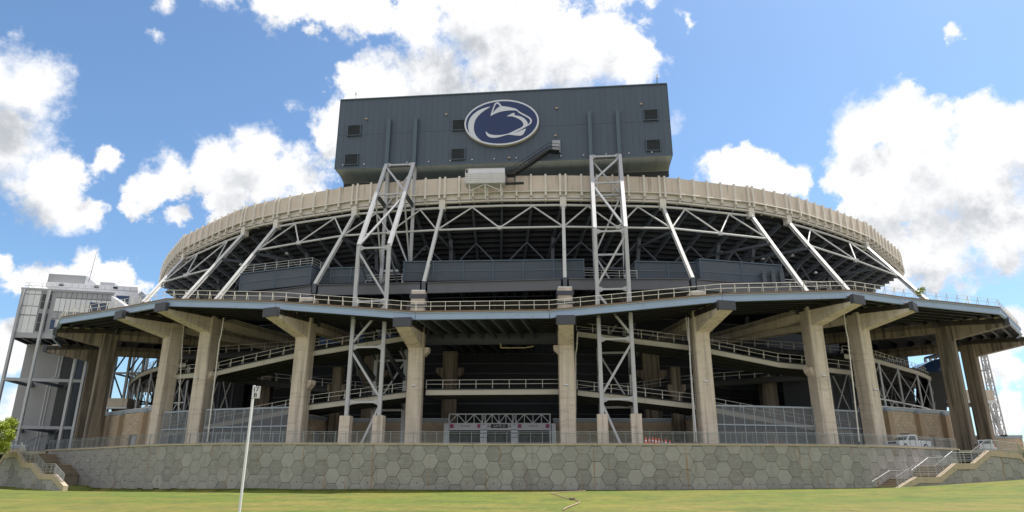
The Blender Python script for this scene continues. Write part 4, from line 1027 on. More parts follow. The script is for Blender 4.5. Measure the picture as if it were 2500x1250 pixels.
# emblem sign
Zm = 7.812; eo = bp(0, ZBB, .62)
def ez(u, v, w_=0): return PPL(1100 + u / Zm, 220 + v / Zm, eo, bn) + bn * w_
lf, rt, tp_, bt = ez(258, 640), ez(1679, 595), ez(1030, 179), ez(925, 1048)
ec = (lf + rt + tp_ + bt) / 4; ea = abs((rt - lf).dot(bd_)) / 2; eb = (tp_.z - bt.z) / 2
emb = T('emblem_sign', 'large oval navy sign with a white lion-head emblem mounted on the scoreboard back', 'sign', ec)
def ell(a, b, w_, n=72): return [ec + bd_ * a * math.cos(2 * math.pi * i / n) + Z * b * math.sin(2 * math.pi * i / n) + bn * w_ for i in range(n)]
edge = MB(); A_, B_ = ell(ea, eb, -.55), ell(ea, eb, 0); edge.hull(A_, B_); edge.build('sign_edge', 'lrim', emb)
fr = MB(); A_, B_, C_ = ell(ea, eb, .0), ell(ea * 1.0, eb * 1.0, .03), ell(ea * .957, eb * .935, .03); n_ = 72
fr.add(A_ + B_ + C_, [(i, (i + 1) % n_, n_ + (i + 1) % n_, n_ + i) for i in range(n_)] + [(n_ + i, n_ + (i + 1) % n_, 2 * n_ + (i + 1) % n_, 2 * n_ + i) for i in range(n_)]); fr.build('white_border', 'lwhite', emb)
MB().hull(ell(ea * .957, eb * .935, -.02), ell(ea * .957, eb * .935, .022)).build('navy_face', 'navy', emb)
def shape(pts, name, m, w_, sm=True):
    p = [(float(a), float(b)) for a, b in pts]
    MB().prism([ez(a, b, w_) for a, b in p], bn * .035).build(name, m, emb)
shape([(765,318),(700,328),(620,352),(575,372),(520,400),(478,430),(440,462),(408,495),(380,530),(360,568),(345,612),(337,650),(335,690),(338,730),(345,770),(362,820),(387,862),(430,905),(480,945),(540,980),(600,1005),(680,1028),(760,1042),(830,1046),(840,1024),(790,1020),(750,1016),(700,1008),(650,996),(610,980),(575,960),(545,935),(515,905),(490,875),(470,840),(455,800),(447,760),(444,715),(447,670),(456,628),(470,585),(492,543),(520,505),(553,468),(590,435),(630,405),(680,372),(725,343)], 'emblem_crescent', 'lwhite', .025)
shape([(765,500),(770,460),(778,430),(790,395),(802,362),(815,325),(828,295),(840,268),(855,250),(870,238),(888,234),(908,236),(925,246),(942,262),(960,285),(976,308),(1010,310),(1060,317),(1130,329),(1200,345),(1255,361),(1270,374),(1290,392),(1312,410),(1345,430),(1380,449),(1415,467),(1450,485),(1482,503),(1510,521),(1535,545),(1549,567),(1554,590),(1550,612),(1538,634),(1518,655),(1492,672),(1470,686),(1468,662),(1485,648),(1503,632),(1516,612),(1520,592),(1515,572),(1500,552),(1475,532),(1440,512),(1400,491),(1360,470),(1325,449),(1297,432),(1275,408),(1262,398),(1240,391),(1205,389),(1160,389),(1110,392),(1060,397),(1015,403),(975,410),(930,422),(885,438),(845,456),(805,476)], 'emblem_head_line', 'lwhite', .026)
shape([(808,434),(815,405),(824,375),(834,345),(846,315),(858,292),(872,270),(885,262),(900,265),(914,278),(930,298),(943,312),(920,325),(895,343),(870,366),(845,392),(825,414)], 'emblem_ear_inner', 'navy', .045)
shape([(1072,502),(1100,485),(1130,470),(1165,452),(1190,441),(1206,438),(1218,445),(1226,460),(1226,472),(1218,486),(1250,488),(1290,494),(1325,502),(1360,516),(1392,534),(1420,555),(1443,580),(1460,604),(1471,628),(1475,645),(1466,664),(1471,685),(1440,702),(1420,713),(1380,735),(1330,761),(1285,784),(1240,804),(1200,821),(1160,838),(1100,852),(1040,866),(1000,878),(960,890),(920,901),(880,908),(840,912),(800,912),(762,906),(730,894),(706,878),(690,860),(678,836),(672,812),(676,791),(690,803),(708,820),(730,835),(765,849),(800,857),(850,862),(900,862),(950,860),(1000,853),(1040,846),(1080,838),(1120,824),(1160,806),(1200,787),(1240,767),(1280,748),(1320,730),(1350,714),(1372,698),(1385,680),(1390,660),(1386,638),(1376,617),(1358,595),(1335,575),(1305,555),(1270,538),(1230,521),(1190,508),(1150,502),(1110,503)], 'emblem_cheek', 'lwhite', .027)
shape([(1100,854),(1160,838),(1205,820),(1240,812),(1300,790),(1345,770),(1390,752),(1438,737),(1436,752),(1426,772),(1415,792),(1402,818),(1390,840),(1375,856),(1355,866),(1330,871),(1300,871),(1260,869),(1220,865),(1180,860),(1140,856)], 'emblem_chin', 'lwhite', .029)
# door, stair, platform, masts
q = PPL(1358, 358, bo_, bn); MB().frame(q + bn * .05, bd_, bn, Z, 1.15, .1, 2.0).build('door', 'panelg', board); MB().frame(q + bn * .04, bd_, bn, Z, 1.4, .06, 2.25).build('door_frame', 'clad_trim', board)
stp = T('outside_stair', 'dark steel stair climbing from the rim to the door in the scoreboard', 'stairs', PPL(1250, 440, bp(0, ZBB, 1), bn))
s_hi, s_lo = PPL(1340, 369, bp(0, ZBB, .9), bn), PPL(1252, 428, bp(0, ZBB, .9), bn); s_end = PPL(1366, 371, bp(0, ZBB, .9), bn)
for w_ in (-.55, .55):
    MB().bar(s_hi + bn * w_, s_lo + bn * w_, .08, .3).build('stringer', 'dark', stp)
    for f in (1.05, .55): 
        m_ = MB().tube(s_hi + bn * w_ + Z * f, s_lo + bn * w_ + Z * f, .035, 6); m_.tube(s_hi + bn * w_ + Z * f, s_end + bn * w_ + Z * f, .035, 6); m_.build('stair_rail', 'dark', stp)
for i in range(15):
    c = s_lo.lerp(s_hi, (i + .5) / 15); MB().frame(c + Z * .05, bd_, bn, Z, .34, 1.1, .05).build('tread', 'dark', stp)
    if i % 3 == 0: MB().bar(c + bn * .55, c + bn * .55 + Z * 1.05, .05).build('baluster', 'dark', stp)
MB().bar(s_hi, s_end, 1.2, .15).build('landing', 'dark', stp); MB().bar(s_end + bn * .5, s_end + bn * .5 + Z * 1.05, .05).build('baluster', 'dark', stp); MB().bar(s_end - Z * .1, s_end - bn * 1.1 - Z * .5, .08).build('bracket', 'dark', stp)
lo2 = s_lo + Vector((0, 0, -1.6)); MB().bar(s_lo - bd_ * .9, s_lo + bd_ * .3, 1.3, .12).build('lower_landing', 'dark', stp)
m_ = MB()
for w_ in (-.55, .55):
    for u_ in (-.9, .3): m_.bar(s_lo + bd_ * u_ + bn * w_ - Z * 1.2, s_lo + bd_ * u_ + bn * w_ + Z * 1.0, .07)
    m_.bar(s_lo - bd_ * .9 + bn * w_ + Z, s_lo + bd_ * .3 + bn * w_ + Z, .05)
m_.build('landing_frame', 'dark', stp); MB().bar(s_lo - bd_ * 1.3 - Z * 1.3, s_lo + bd_ * 1.6 - Z * 1.3, .5, .2).build('bearer', 'dark', stp)
plat = T('equipment_platform', 'white railed equipment platform hanging over the rim below the emblem', 'platform', P(1183, 445, 90.6))
pa_, pb_ = P(1136, 446, 90.4), P(1232, 444, 90.0)
ph = (P(1136, 419, 90.4).z - pa_.z)
d_ = (pb_ - pa_).normalized(); n_b = Z.cross(d_)
for i in range(5):
    MB().frame(pa_.lerp(pb_, .5) + Z * (ph * (i + .5) / 5.6), d_, n_b, Z, (pb_ - pa_).length, .05, ph / 5.6 - .04).build('plank', 'white', plat)
for u in (0, .33, .66, 1): MB().bar(pa_.lerp(pb_, u) - n_b * .05, pa_.lerp(pb_, u) - n_b * .05 + Z * ph, .09).build('post', 'white', plat)
MB().bar(pa_ + n_b * .9 - Z * .05, pb_ + n_b * .9 - Z * .05, 1.8, .12).build('floor', 'white', plat)
for u in (0, 1):
    q = pa_.lerp(pb_, u); MB().frame(q + n_b * .9 + Z * ph * .45, n_b, d_, Z, 1.8, .06, ph * .9).build('side_panel', 'white', plat)
gr = MB()
for i in range(22): q = pa_.lerp(pb_, i / 21); gr.bar(q + Z * ph, q + Z * (ph + .38), .035)
gr.bar(pa_ + Z * (ph + .38), pb_ + Z * (ph + .38), .06); gr.build('top_railing', 'white', plat)
MB().frame((pa_ + pb_) / 2 + n_b * 1.7 + Z * (ph + .5), d_, n_b, Z, (pb_ - pa_).length - .3, .1, 1.5).build('cabinet_back', 'panelw', plat)
for u in (.1, .5, .9):
    q = pa_.lerp(pb_, u) + n_b * .3; MB().bar(q - Z * .1, q - Z * 2.3 + n_b * .6, .16, .2).build('bracket_leg', 'white', plat)
for a_, b_ in ((.1, .5), (.9, .5)):
    MB().bar(pa_.lerp(pb_, a_) - Z * 1.2 + n_b * .4, pa_.lerp(pb_, b_) - Z * .15 + n_b * .3, .1).build('brace', 'white', plat)
def mast(px, y0, y1, Yr, m, label):
    a = P(px, y0, Yr); b = P(px, y1, Yr); t = T('roof_mast', label, 'mast', a); MB().tube(a, b, .07, 6, .04).build('pole', m, t); MB().tube(a.lerp(b, .62), a.lerp(b, .78), .16, 8).build('light_head', 'panelw', t); MB().box(a, (.35, .35, .12)).build('foot', m, t)
mast(869, 246, 222, 96, 'panelw', 'short pale mast on the left end of the scoreboard roof')
mast(1604, 206, 181, 91, 'black', 'short dark mast on the right end of the scoreboard roof')
# ================================================================== GATE
YG = 95.0
gate = T('gate_portal', 'three-bay entrance portal with trussed header and a navy sign reading GATE D', 'gate', (P(1220, 1060, YG).x, YG, ZP))
def gx(px, y=1040): return P(px, y, YG).x
zt_, zb_ = P(1220, 1011, YG).z, P(1220, 1034, YG).z; zs = P(1220, 1048, YG).z
XS = [gx(1096), gx(1177.5), gx(1184.5), gx(1252), gx(1259.5), gx(1343)]
MB().bar((XS[0], YG, zt_), (XS[-1] + .12, YG, zt_), .16).build('top_chord', 'portal', gate)
MB().bar((XS[0], YG, zb_), (XS[-1] + .12, YG, zb_), .14).build('bottom_chord', 'portal', gate)
for x in XS: MB().bar((x, YG, ZP), (x, YG, zt_ - .08), .17, .17, up=Vector((0, 1, 0))).build('post', 'portal', gate)
for a, b in ((XS[0], XS[1]), (XS[2], XS[3]), (XS[4], XS[5])):
    for i in range(4):
        u, v = lerp(a, b, i / 4), lerp(a, b, (i + 1) / 4)
        MB().bar((u, YG, zb_ if i % 2 == 0 else zt_), (v, YG, zt_ if i % 2 == 0 else zb_), .11).build('truss_diagonal', 'portal', gate)
        if i: MB().bar((u, YG, zb_), (u, YG, zt_), .1, .1, up=Vector((0, 1, 0))).build('truss_vertical', 'portal', gate)
    MB().box(((a + b) / 2, YG + .06, (zb_ + zs) / 2 - .1), (b - a - .2, .08, zb_ - zs + .05)).build('header_panel', 'portal', gate)
def sign(px0, px1, y0, y1, name, m, dy=.02):
    a, b = P(px0, y0, YG - dy), P(px1, y1, YG - dy); o = MB().box(((a.x + b.x) / 2, YG - dy, (a.z + b.z) / 2), (b.x - a.x, .03, a.z - b.z)).build(name, m, gate)
    return Vector(((a.x + b.x) / 2, YG - dy - .03, (a.z + b.z) / 2)), b.x - a.x, a.z - b.z
X_, Z_ = Vector((1, 0, 0)), Z
c, w_, h_ = sign(1198, 1240, 1035.5, 1045, 'gate_sign', 'signnavy', .06); put_text('GATE D', 'gate_lettering', c, X_, Z_, h_ * .92, 'letter', gate, xs=1.0)
for x0, x1, s in ((1187, 1198, 'A-M'), (1240, 1251, 'N-Z')):
    c, w_, h_ = sign(x0, x1, 1035.5, 1045, 'side_sign', 'signw', .06); MB().box(c + Z * h_ * .25, (w_ * .22, .03, h_ * .2)).build('sign_symbol', 'black', gate); MB().box(c - Z * h_ * .15, (w_ * .8, .03, h_ * .16)).build('sign_print', 'black', gate)
for x0, x1 in ((1124, 1149), (1289, 1316)):
    c, w_, h_ = sign(x0, x1, 1037, 1043, 'no_reentry_sign', 'signw', .06); put_text('NO RE-ENTRY', 'no_reentry_lettering', c, X_, Z_, h_ * .75, 'black', gate, xs=.8)
for x0, x1 in ((1098.5, 1107.5), (1165, 1174), (1264, 1273), (1332, 1341)):
    c, w_, h_ = sign(x0, x1, 1035.5, 1045, 'pink_sign', 'pink', .06); MB().box(c, (w_ * .6, .03, h_ * .18)).build('sign_print', 'black', gate)
for a, b in ((XS[1], XS[2]), (XS[3], XS[4])):
    MB().box(((a + b) / 2, YG - .05, (ZP + zs) / 2 + .3), (b - a + .5, .4, zs - ZP + .6)).build('pier', 'portal', gate)
    MB().box(((a + b) / 2, YG - .3, zb_ + .75), (.62, .35, .42)).build('loudspeaker', 'panelg', gate)
    for zz in (zs - .1, zs - .5, ZP + 1.9): MB().box(((a + b) / 2, YG - .26, zz), (b - a + .52, .03, .07)).build('pier_band', 'navy', gate)
for x in (XS[0] - .38, XS[-1] + .48): MB().box((x, YG, (ZP + zb_) / 2), (.58, .4, zb_ - ZP)).build('end_pier', 'portal', gate)
for a, b in ((XS[0], XS[1]), (XS[2], XS[3]), (XS[4], XS[5])):
    mb = MB(); k = int((b - a) / .16)
    for i in range(k): x = lerp(a, b, (i + .5) / k); mb.box((x, YG + .2, (ZP + zs - .9) / 2), (.035, .035, zs - .9 - ZP))
    for zz in (ZP + .2, ZP + 1.3, zs - .95): mb.box(((a + b) / 2, YG + .2, zz), (b - a, .05, .06))
    mb.build('gate_bars', 'brace', gate)

# ================================================================== BLOCK WALLS
def block_wall(a, b, z1, label, piers=(), openings=(), coping='screen_frame', bw=.81, bh=.41, big=True):
    """a,b ground points; courses of separate blocks, a metal coping, optional piers and door openings (u0,u1,height)"""
    a, b = Vector((a[0], a[1], ZP)), Vector((b[0], b[1], ZP)); d = (b - a); Ln = d.length; d.normalize(); n = Vector((d.y, -d.x, 0)); n = n if n.y < 0 else -n
    z1a, z1b = z1 if isinstance(z1, tuple) else (z1, z1)
    t = T('block_wall', label, 'wall', a)
    H = min(z1a, z1b) - ZP
    nb = int(Ln / bw); nc = int(H / bh); bh = H / nc
    core = MB()
    segs = sorted(openings); x = 0
    for u0, u1, hh in segs + [(Ln, Ln, 0)]:
        if u0 - x > .02: core.frame(a + d * (x + u0) / 2 - n * .2 + Z * H / 2, d, n, Z, u0 - x, .36, H)
        if hh: core.frame(a + d * (u0 + u1) / 2 - n * .2 + Z * (H + hh) / 2, d, n, Z, u1 - u0, .36, H - hh)
        x = u1
    core.build('wall_core', 'mortar', t)
    me = MB().frame(Vector((0, 0, bh / 2)), Vector((1, 0, 0)), Vector((0, 1, 0)), Z, bw - .025, .06, bh - .025).mesh('block', M['block'])
    cnt = 0; ex = MB()
    for r in range(nc - 1, -1, -1):
        for i in range(nb + 1):
            u = (i + (.5 if r % 2 else 0)) * bw + bw / 2
            if u > Ln - bw * .4: continue
            if any(u0 - bw * .5 < u < u1 + bw * .5 and r * bh < hh for u0, u1, hh in openings): continue
            o = a + d * u + Z * r * bh + n * (-.01 + random.uniform(-.006, .012))
            if cnt < 290: inst(me, 'block', t, axes(o, d, -n)); cnt += 1
            else:
                mw = axes(o, d, -n); b0 = len(ex.v); ex.v += [mw @ v.co for v in me.vertices]; ex.f += [tuple(b0 + j for j in p.vertices) for p in me.polygons]
    if ex.v: ex.build('lower_blocks', 'block', t, kind='stuff')
    MB().frame(a + d * Ln / 2 - n * .16 + Z * (H + .22), d, n, Z, Ln + .1, .62, .45).build('metal_coping', coping, t)
    MB().frame(a + d * Ln / 2 - n * .16 + Z * (H + .48), d, n, Z, Ln + .2, .74, .07).build('coping_cap', 'panelw', t)
    for u in piers:
        MB().frame(a + d * u + n * .32 + Z * (H - .25) / 2, d, n, Z, 1.0, .75, H - .25).build('pier', 'block_smooth', t)
        q = a + d * u + n * .3 + Z * (H - .25); s = .52
        MB().hull([q + d * x_ * s + n * y_ * .4 for x_, y_ in ((-1,-1),(1,-1),(1,1),(-1,1))], [q + d * x_ * s * .8 + n * (-.4 if y_ < 0 else -.05) + Z * .55 for x_, y_ in ((-1,-1),(1,-1),(1,1),(-1,1))]).build('pier_cap', coping, t)
    for u0, u1, hh in openings:
        MB().frame(a + d * (u0 + u1) / 2 - n * .3 + Z * hh / 2, d, n, Z, u1 - u0, .06, hh).build('door', 'louver', t)
        MB().frame(a + d * (u0 + u1) / 2 - n * .24 + Z * hh / 2, d, n, Z, (u1 - u0) * .8, .05, hh * .97).build('door_leaf', 'panelg', t)
    return t
ra, rb = P(2150, 1083, 95.5), P(2345, 1095, 104)
zr_ = (P(2150, 996, 95.5).z + P(2341, 1016, 104).z) / 2
block_wall(ra, rb, zr_, 'tan block wall with three buttress piers at the right, behind the pickup', piers=(2.1, 9.0, 15.2), openings=((5.0, 6.9, 2.6), (11.3, 12.4, 2.3)))
la_, lb_ = P(235, 1094, 107), P(374, 1086, 96)
zl_ = (P(240, 1020, 107).z + P(366, 997, 96).z) / 2
block_wall(la_, lb_, zl_, 'tan block wall with three buttress piers at the left, beyond the pillars', piers=(.8, 7.2, 14.6), openings=((10.4, 12.3, 2.5),))
zc_1 = P(900, 1031, 97).z
block_wall(P(806, 1085, 97), P(1094, 1085, 97), zc_1, 'low tan block wall left of the gate behind the lattice tower')
block_wall(P(1352, 1085, 97), P(1668, 1085, 97), zc_1, 'low tan block wall right of the gate behind the lattice tower')
block_wall(P(752, 1085, 91), P(806, 1085, 97), zc_1, 'short tan block return with a doorway beside the pillar left of the lattice tower', openings=((1.6, 3.4, 2.5),))
block_wall(P(1668, 1085, 97), P(1700, 1085, 91), zc_1, 'short tan block return beside the downpipes')
block_wall(P(2350, 1090, 116), P(2500, 1090, 114), P(2440, 1070, 114).z, 'low tan service building far right behind the stair railing')
block_wall((-97, 112), (-78, 114), ZP + 1.2, 'low tan wall under the press box at the far left')

# ================================================================== MESH SCREENS BETWEEN PILLARS
def screen(a, b, ztop, label, nv):
    a, b = Vector((a.x, a.y, ZP)), Vector((b.x, b.y, ZP)); t = T('mesh_screen', label, 'fence', a); H = ztop - ZP
    for i in range(nv + 1): q = a.lerp(b, i / nv); MB().bar(q, q + Z * H, .08, .08, up=Vector((0, 1, 0))).build('post', 'screen_frame', t)
    for f, s_ in ((1, .2), (.56, .16), (.02, .1)): MB().bar(a + Z * H * f, b + Z * H * f, s_).build('cross_rail', 'screen_frame', t)
    for i in range(nv):
        p, q = a.lerp(b, i / nv), a.lerp(b, (i + 1) / nv); g = (q - p).normalized() * .06
        for f0, f1 in ((.03, .55), (.57, .985)):
            MB().add([p + g + Z * H * f0, q - g + Z * H * f0, q - g + Z * H * f1, p + g + Z * H * f1], [(0, 1, 2, 3)]).build('mesh_panel', 'mesh', t)
screen(P(390, 1082, 95.5), P(466, 1082, 92.5), P(428, 1005, 94).z, 'narrow grey mesh screen between two pillars on the left', 4)
screen(P(494, 1082, 91), P(706, 1082, 87.6), P(600, 997, 89).z, 'wide grey mesh screen between two pillars on the left', 9)
screen(P(1747, 1082, 84.8), P(1995, 1082, 88), P(1870, 993, 86.5).z, 'wide grey mesh screen between two pillars on the right', 10)
screen(P(2036, 1082, 90), P(2122, 1084, 92), P(2080, 1003, 91).z, 'narrow grey mesh screen between two pillars on the right', 4)

# ================================================================== PICKUP TRUCKS
def pickup(loc, az, label):
    """built along +x (front), metres"""
    t = T('pickup_truck', label, 'pickup truck', loc); rot = Matrix.Rotation(az, 4, 'Z')
    def place(mb, name, m, par=t, sm=False):
        base = Vector(loc); mb.v = [rot @ v + base for v in mb.v]; o = mb.build(name, m, par)
        if sm:
            bv = o.modifiers.new('b', 'BEVEL'); bv.width = .05; bv.segments = 2
        return o
    def prof(pts, y0, y1): return MB().prism([Vector((x, y0, z)) for x, z in pts], Vector((0, y1 - y0, 0)))
    place(prof([(-2.9,.45),(-2.95,.62),(-2.95,1.12),(-.75,1.15),(-.75,1.12),(1.2,1.13),(2.55,1.06),(2.85,.95),(2.9,.5),(2.5,.42),(-2.5,.42)], -.95, .95), 'body', 'carw', sm=True)
    place(prof([(-.8,1.12),(-.72,1.72),(-.5,1.82),(.55,1.82),(.75,1.76),(1.35,1.12)], -.80, .80), 'cab', 'carw', sm=True)
    for s in (-1, 1):
        place(prof([(-.45,1.2),(-.42,1.68),(.5,1.68),(.68,1.62),(1.02,1.2)], s * .80, s * .825), 'side_window', 'glassd')
        place(MB().box((.95, s * 1.02, 1.22), (.12, .2, .18)), 'mirror', 'black')
        place(MB().box((2.84, s * .72, .86), (.14, .38, .2)), 'headlight', 'panelw')
        place(MB().box((-2.95, s * .86, .95), (.06, .16, .34)), 'tail_light', 'red')
        for x in (-1.85, 1.85):
            w = place(MB().tube((x, s * .72, .37), (x, s * .98, .37), .38, 20), 'wheel', 'tyre')
            place(MB().tube((x, s * .97, .37), (x, s * .99, .37), .22, 14), 'rim', 'panelg', w)
        place(MB().box((-1.9, s * .88, 1.18), (2.1, .1, .06)), 'bed_rail', 'black')
    place(MB().add([Vector((.80, -.70, 1.70)), Vector((.80, .70, 1.70)), Vector((1.33, .74, 1.17)), Vector((1.33, -.74, 1.17))], [(0, 1, 2, 3)]), 'windscreen', 'glassd')
    place(MB().box((-.78, 0, 1.48), (.05, 1.3, .4)), 'rear_window', 'glassd')
    place(MB().box((2.9, 0, .82), (.06, 1.1, .26)), 'grille', 'black')
    place(MB().box((2.92, 0, .5), (.16, 1.8, .2)), 'bumper', 'panelg'); place(MB().box((-3.0, 0, .5), (.16, 1.8, .2)), 'bumper', 'panelg')
    return t
def scaled_pos(px, py, Y): p = P(px, py, Y); return p
p = P(2219, 1092, 88); pickup((p.x, p.y, ZP), R(205), 'white pickup truck parked on the plaza in front of the right tan block wall')
p = P(2408, 1100, 93); pickup((p.x, p.y, ZP - .35), R(60), 'pale pickup truck half hidden behind the right stair railing, its tail to the camera')

# ================================================================== CONES, BARRIERS, CARTS
cones = [(1576,1067,'leftmost'),(1585,1066,'second'),(1592.5,1067,'third'),(1600.5,1068.5,'fourth'),(1608,1069.5,'fifth'),(1616,1071,'sixth'),(1624.5,1072,'seventh'),(1635,1074.5,'rightmost')]
for i, (x, yt, nm) in enumerate(cones):
    Yc = 75.5 + .2 * (i % 3); a = P(x, yt, Yc); h = .92; z0 = a.z - h
    t = T('traffic_cone', nm + ' orange traffic cone of the row behind the railing right of the right lattice tower', 'traffic cone', (a.x, a.y, z0), 'orange traffic cones behind the railing')
    top = Vector((a.x + random.uniform(-.05, .05), a.y, a.z)); bt = Vector((a.x, a.y, z0))
    cuts = [(0, .52, 'orange'), (.52, .68, 'signw'), (.68, 1, 'orange')]
    for u, v, m in cuts: MB().tube(bt.lerp(top, u), bt.lerp(top, v), lerp(.19, .04, u), 12, lerp(.19, .04, v)).build('cone_body' if m == 'orange' else 'reflective_band', m, t)
    MB().box(bt + Z * .02, (.42, .42, .05)).build('base', 'orange', t)
pc = P(1604, 1075, 76.2); MB().box((pc.x, pc.y, (ZP + pc.z - .25) / 2), (2.9, .9, pc.z - .25 - ZP)).build('trolley', 'bluep', None, 'low blue trolley carrying the row of traffic cones', category='trolley')
def barrier(px, Y, m, label, w_=1.6):
    p = P(px, 1080, Y); t = T('plastic_barrier', label, 'barrier', (p.x, p.y, ZP)); 
    MB().prism([Vector((p.x + x, p.y - .3, ZP + z)) for x, z in ((-w_/2,0),(w_/2,0),(w_/2,.75),(w_*.3,1.05),(-w_*.3,1.05),(-w_/2,.75))], Vector((0, .5, 0))).build('shell', m, t)
    MB().box((p.x, p.y + .0, ZP + 1.1), (w_ * .4, .2, .12)).build('grip', m, t)
barrier(1888, 89, 'redp', 'red plastic barrier behind the wide mesh screen on the right'); barrier(1905, 91, 'redp', 'second red plastic barrier further back behind the wide right mesh screen')
barrier(2066, 93.5, 'redp', 'red plastic barrier behind the narrow mesh screen on the right'); barrier(2046, 94.5, 'bluep', 'blue plastic barrier behind the narrow mesh screen on the right')
def crate(px, Y, w_, h_, label):
    p = P(px, 1080, Y); t = T('storage_cabinet', label, 'cabinet', (p.x, p.y, ZP)); MB().box((p.x, p.y, ZP + h_ / 2), (w_, 1, h_)).build('body', 'panelw', t)
    for s in (-.25, .25): MB().box((p.x + s * w_, p.y - .52, ZP + h_ / 2), (w_ * .46, .03, h_ * .9)).build('door', 'signw', t)
crate(552, 92, 1.5, 1.5, 'white cabinet behind the wide left mesh screen, left of the parking sign'); crate(618, 91.5, 2.4, 1.4, 'broad white cabinet behind the wide left mesh screen beside the sign pole')
for i, x in enumerate((808, 862, 938)):
    p = P(x, 828, 96); t = T('blue_tarp', ('left', 'middle', 'right')[i] + ' one of three blue tarps behind the upper ramp left of the gate', 'tarp', p); MB().prism([p + Vector((x2, 0, z2)) for x2, z2 in ((-1.6,-.7),(1.5,-.6),(1.6,.5),(.3,.75),(-1.5,.6))], Vector((0, .15, 0))).build('sheet', 'bluep', t)

# ================================================================== PARKING SIGN AND HOSE
sp = P(592, 1252, 31.5); ps = T('parking_sign', 'white zone sign reading 17 B on a tall pale pole standing on the lawn', 'sign', (sp.x, sp.y, gz(sp.x, sp.y)))
tp = P(621, 941, 31.5); MB().tube((tp.x - .02, sp.y, gz(sp.x, sp.y) - .1), (tp.x, sp.y, tp.z), .058, 12).build('pole', 'panelw', ps)
a, b = P(615.5, 944, 31.4), P(635, 972, 31.4); c = (a + b) / 2; w_, h_ = .345, a.z - b.z
sa = -.22; sx = Vector((math.cos(sa), math.sin(sa), 0)); sn = Vector((sx.y, -sx.x, 0)) 
MB().frame(c, sx, sn, Z, w_ + .04, .05, h_ + .04).build('frame', 'panelg', ps); MB().frame(c + sn * .03, sx, sn, Z, w_ - .01, .012, h_ - .01).build('face', 'signw', ps)
for s, z in (('17', .12), ('B', -.13)):
    for off in (0, .008, -.008): put_text(s, 'lettering', c + sn * (.042 + abs(off) * .05) + Z * z + sx * off, sx, Z, .285, 'black', ps, depth=.002, xs=1.05)
hz = [P(x, y, Y) for x, y, Y in ((1430,1197.5,69.5),(1380,1198,68),(1348,1200,63),(1347,1203,59),(1362,1209,53),(1383,1215,48),(1393,1217,47),(1405,1219,45.5),(1414,1223,43.5),(1413,1229,41.5),(1400,1238,39),(1386,1250,36.5),(1375,1262,34))]
hs = smooth([Vector((p.x, p.y, gz(p.x, p.y) + .055)) for p in hz], 6); hose = T('hose', 'long faded pink hose snaking across the lawn from the wall', 'hose', hs[0]); mb = MB()
for a, b in zip(hs, hs[1:]): mb.tube(a, b, .03, 8)
mb.build('tube', 'hose', hose); i_ = len(hs) * 6 // 12; MB().tube(hs[i_], hs[i_] + (hs[i_ + 1] - hs[i_]).normalized() * .9, .1, 8).build('coupling', 'slab', hose)

# ================================================================== PRESS BOX BUILDING (left)
pb = T('press_box', 'white and grey panelled press box raised on tall steel legs beyond the left pillars', 'building', (-95, 118, ZP))
ZT1, ZB1 = P(57, 707, 118).z, P(33, 808, 117).z
c0 = PZ(57, 707, ZT1); c1 = PZ(276, 719, ZT1); dP = (c1 - c0); lP = dP.length; dP.normalize(); nP = Vector((dP.y, -dP.x, 0)); nP = nP if nP.y < 0 else -nP
def pp(u, z, w_=0): return c0 + dP * u + Z * (z - ZT1) + nP * w_
def U(px, py=760): q = PPL(px, py, c0, nP); return (q - c0).dot(dP)
def slabm(u0, u1, z0, z1, name, m, w_=0, th=.12, par=pb): return MB().frame(pp((u0 + u1) / 2, (z0 + z1) / 2, w_), dP, nP, Z, u1 - u0, th, z1 - z0).build(name, m, par)
MB().frame(pp(lP / 2, (ZT1 + ZB1) / 2, -8.1), dP, nP, Z, lP, 16, ZT1 - ZB1).build('body', 'panelg', pb)
uw0, uw1 = U(92, 760), U(122, 760)
u = 0; H_ = ZT1 - ZB1
for i in range(3):
    for z0, z1 in ((.0, .40), (.42, .62), (.63, .90), (.91, 1.0)):
        slabm(uw0 * i / 3 + .03, uw0 * (i + 1) / 3 - .03, ZB1 + H_ * z0, ZB1 + H_ * z1 - .06, 'wall_panel', 'panelw')
for i in range(2):
    for z0, z1 in ((.05, .24), (.26, .46), (.58, .74), (.76, .92)):
        slabm(uw0 + .2 + (uw1 - uw0 - .4) * i / 2 + .04, uw0 + .2 + (uw1 - uw0 - .4) * (i + 1) / 2 - .04, ZB1 + H_ * z0, ZB1 + H_ * z1, 'window_pane', 'glassd', .0, .08)
n9 = 11
for i in range(n9):
    a, b = lerp(uw1 + .5, lP, i / n9) + .04, lerp(uw1 + .5, lP, (i + 1) / n9) - .04
    for z0, z1, m in ((0, .07, 'panelg'), (.08, .34, 'panelw'), (.36, .50, 'panelg'), (.53, .84, 'panelw'), (.86, 1.0, 'panelg')):
        slabm(a, b, ZB1 + H_ * z0, ZB1 + H_ * z1 - .05, 'wall_panel', m)
slabm(U(216), U(262), ZB1 + H_ * .55, ZB1 + H_ * .78, 'window_pane', 'glass', .04, .1); slabm(U(123, 790), U(134, 790), ZB1 + H_ * .1, ZB1 + H_ * .33, 'window_pane', 'glass', .04, .1)
slabm(-.3, lP + .3, ZT1, ZT1 + .35, 'parapet', 'panelg', .1, .3); slabm(-.1, lP, ZB1 - .9, ZB1, 'floor_beam', 'panelg', -.05, .4)
us = MB()
for i in range(10): q = pp(lP * i / 9, ZB1 - .7); us.bar(q, q - nP * 15.5, .25, .8)
us.build('floor_joists', 'brace', pb); MB().frame(pp(lP / 2, ZB1 - .2, -8), dP, nP, Z, lP - .2, 15.6, .2).build('floor', 'dark', pb)
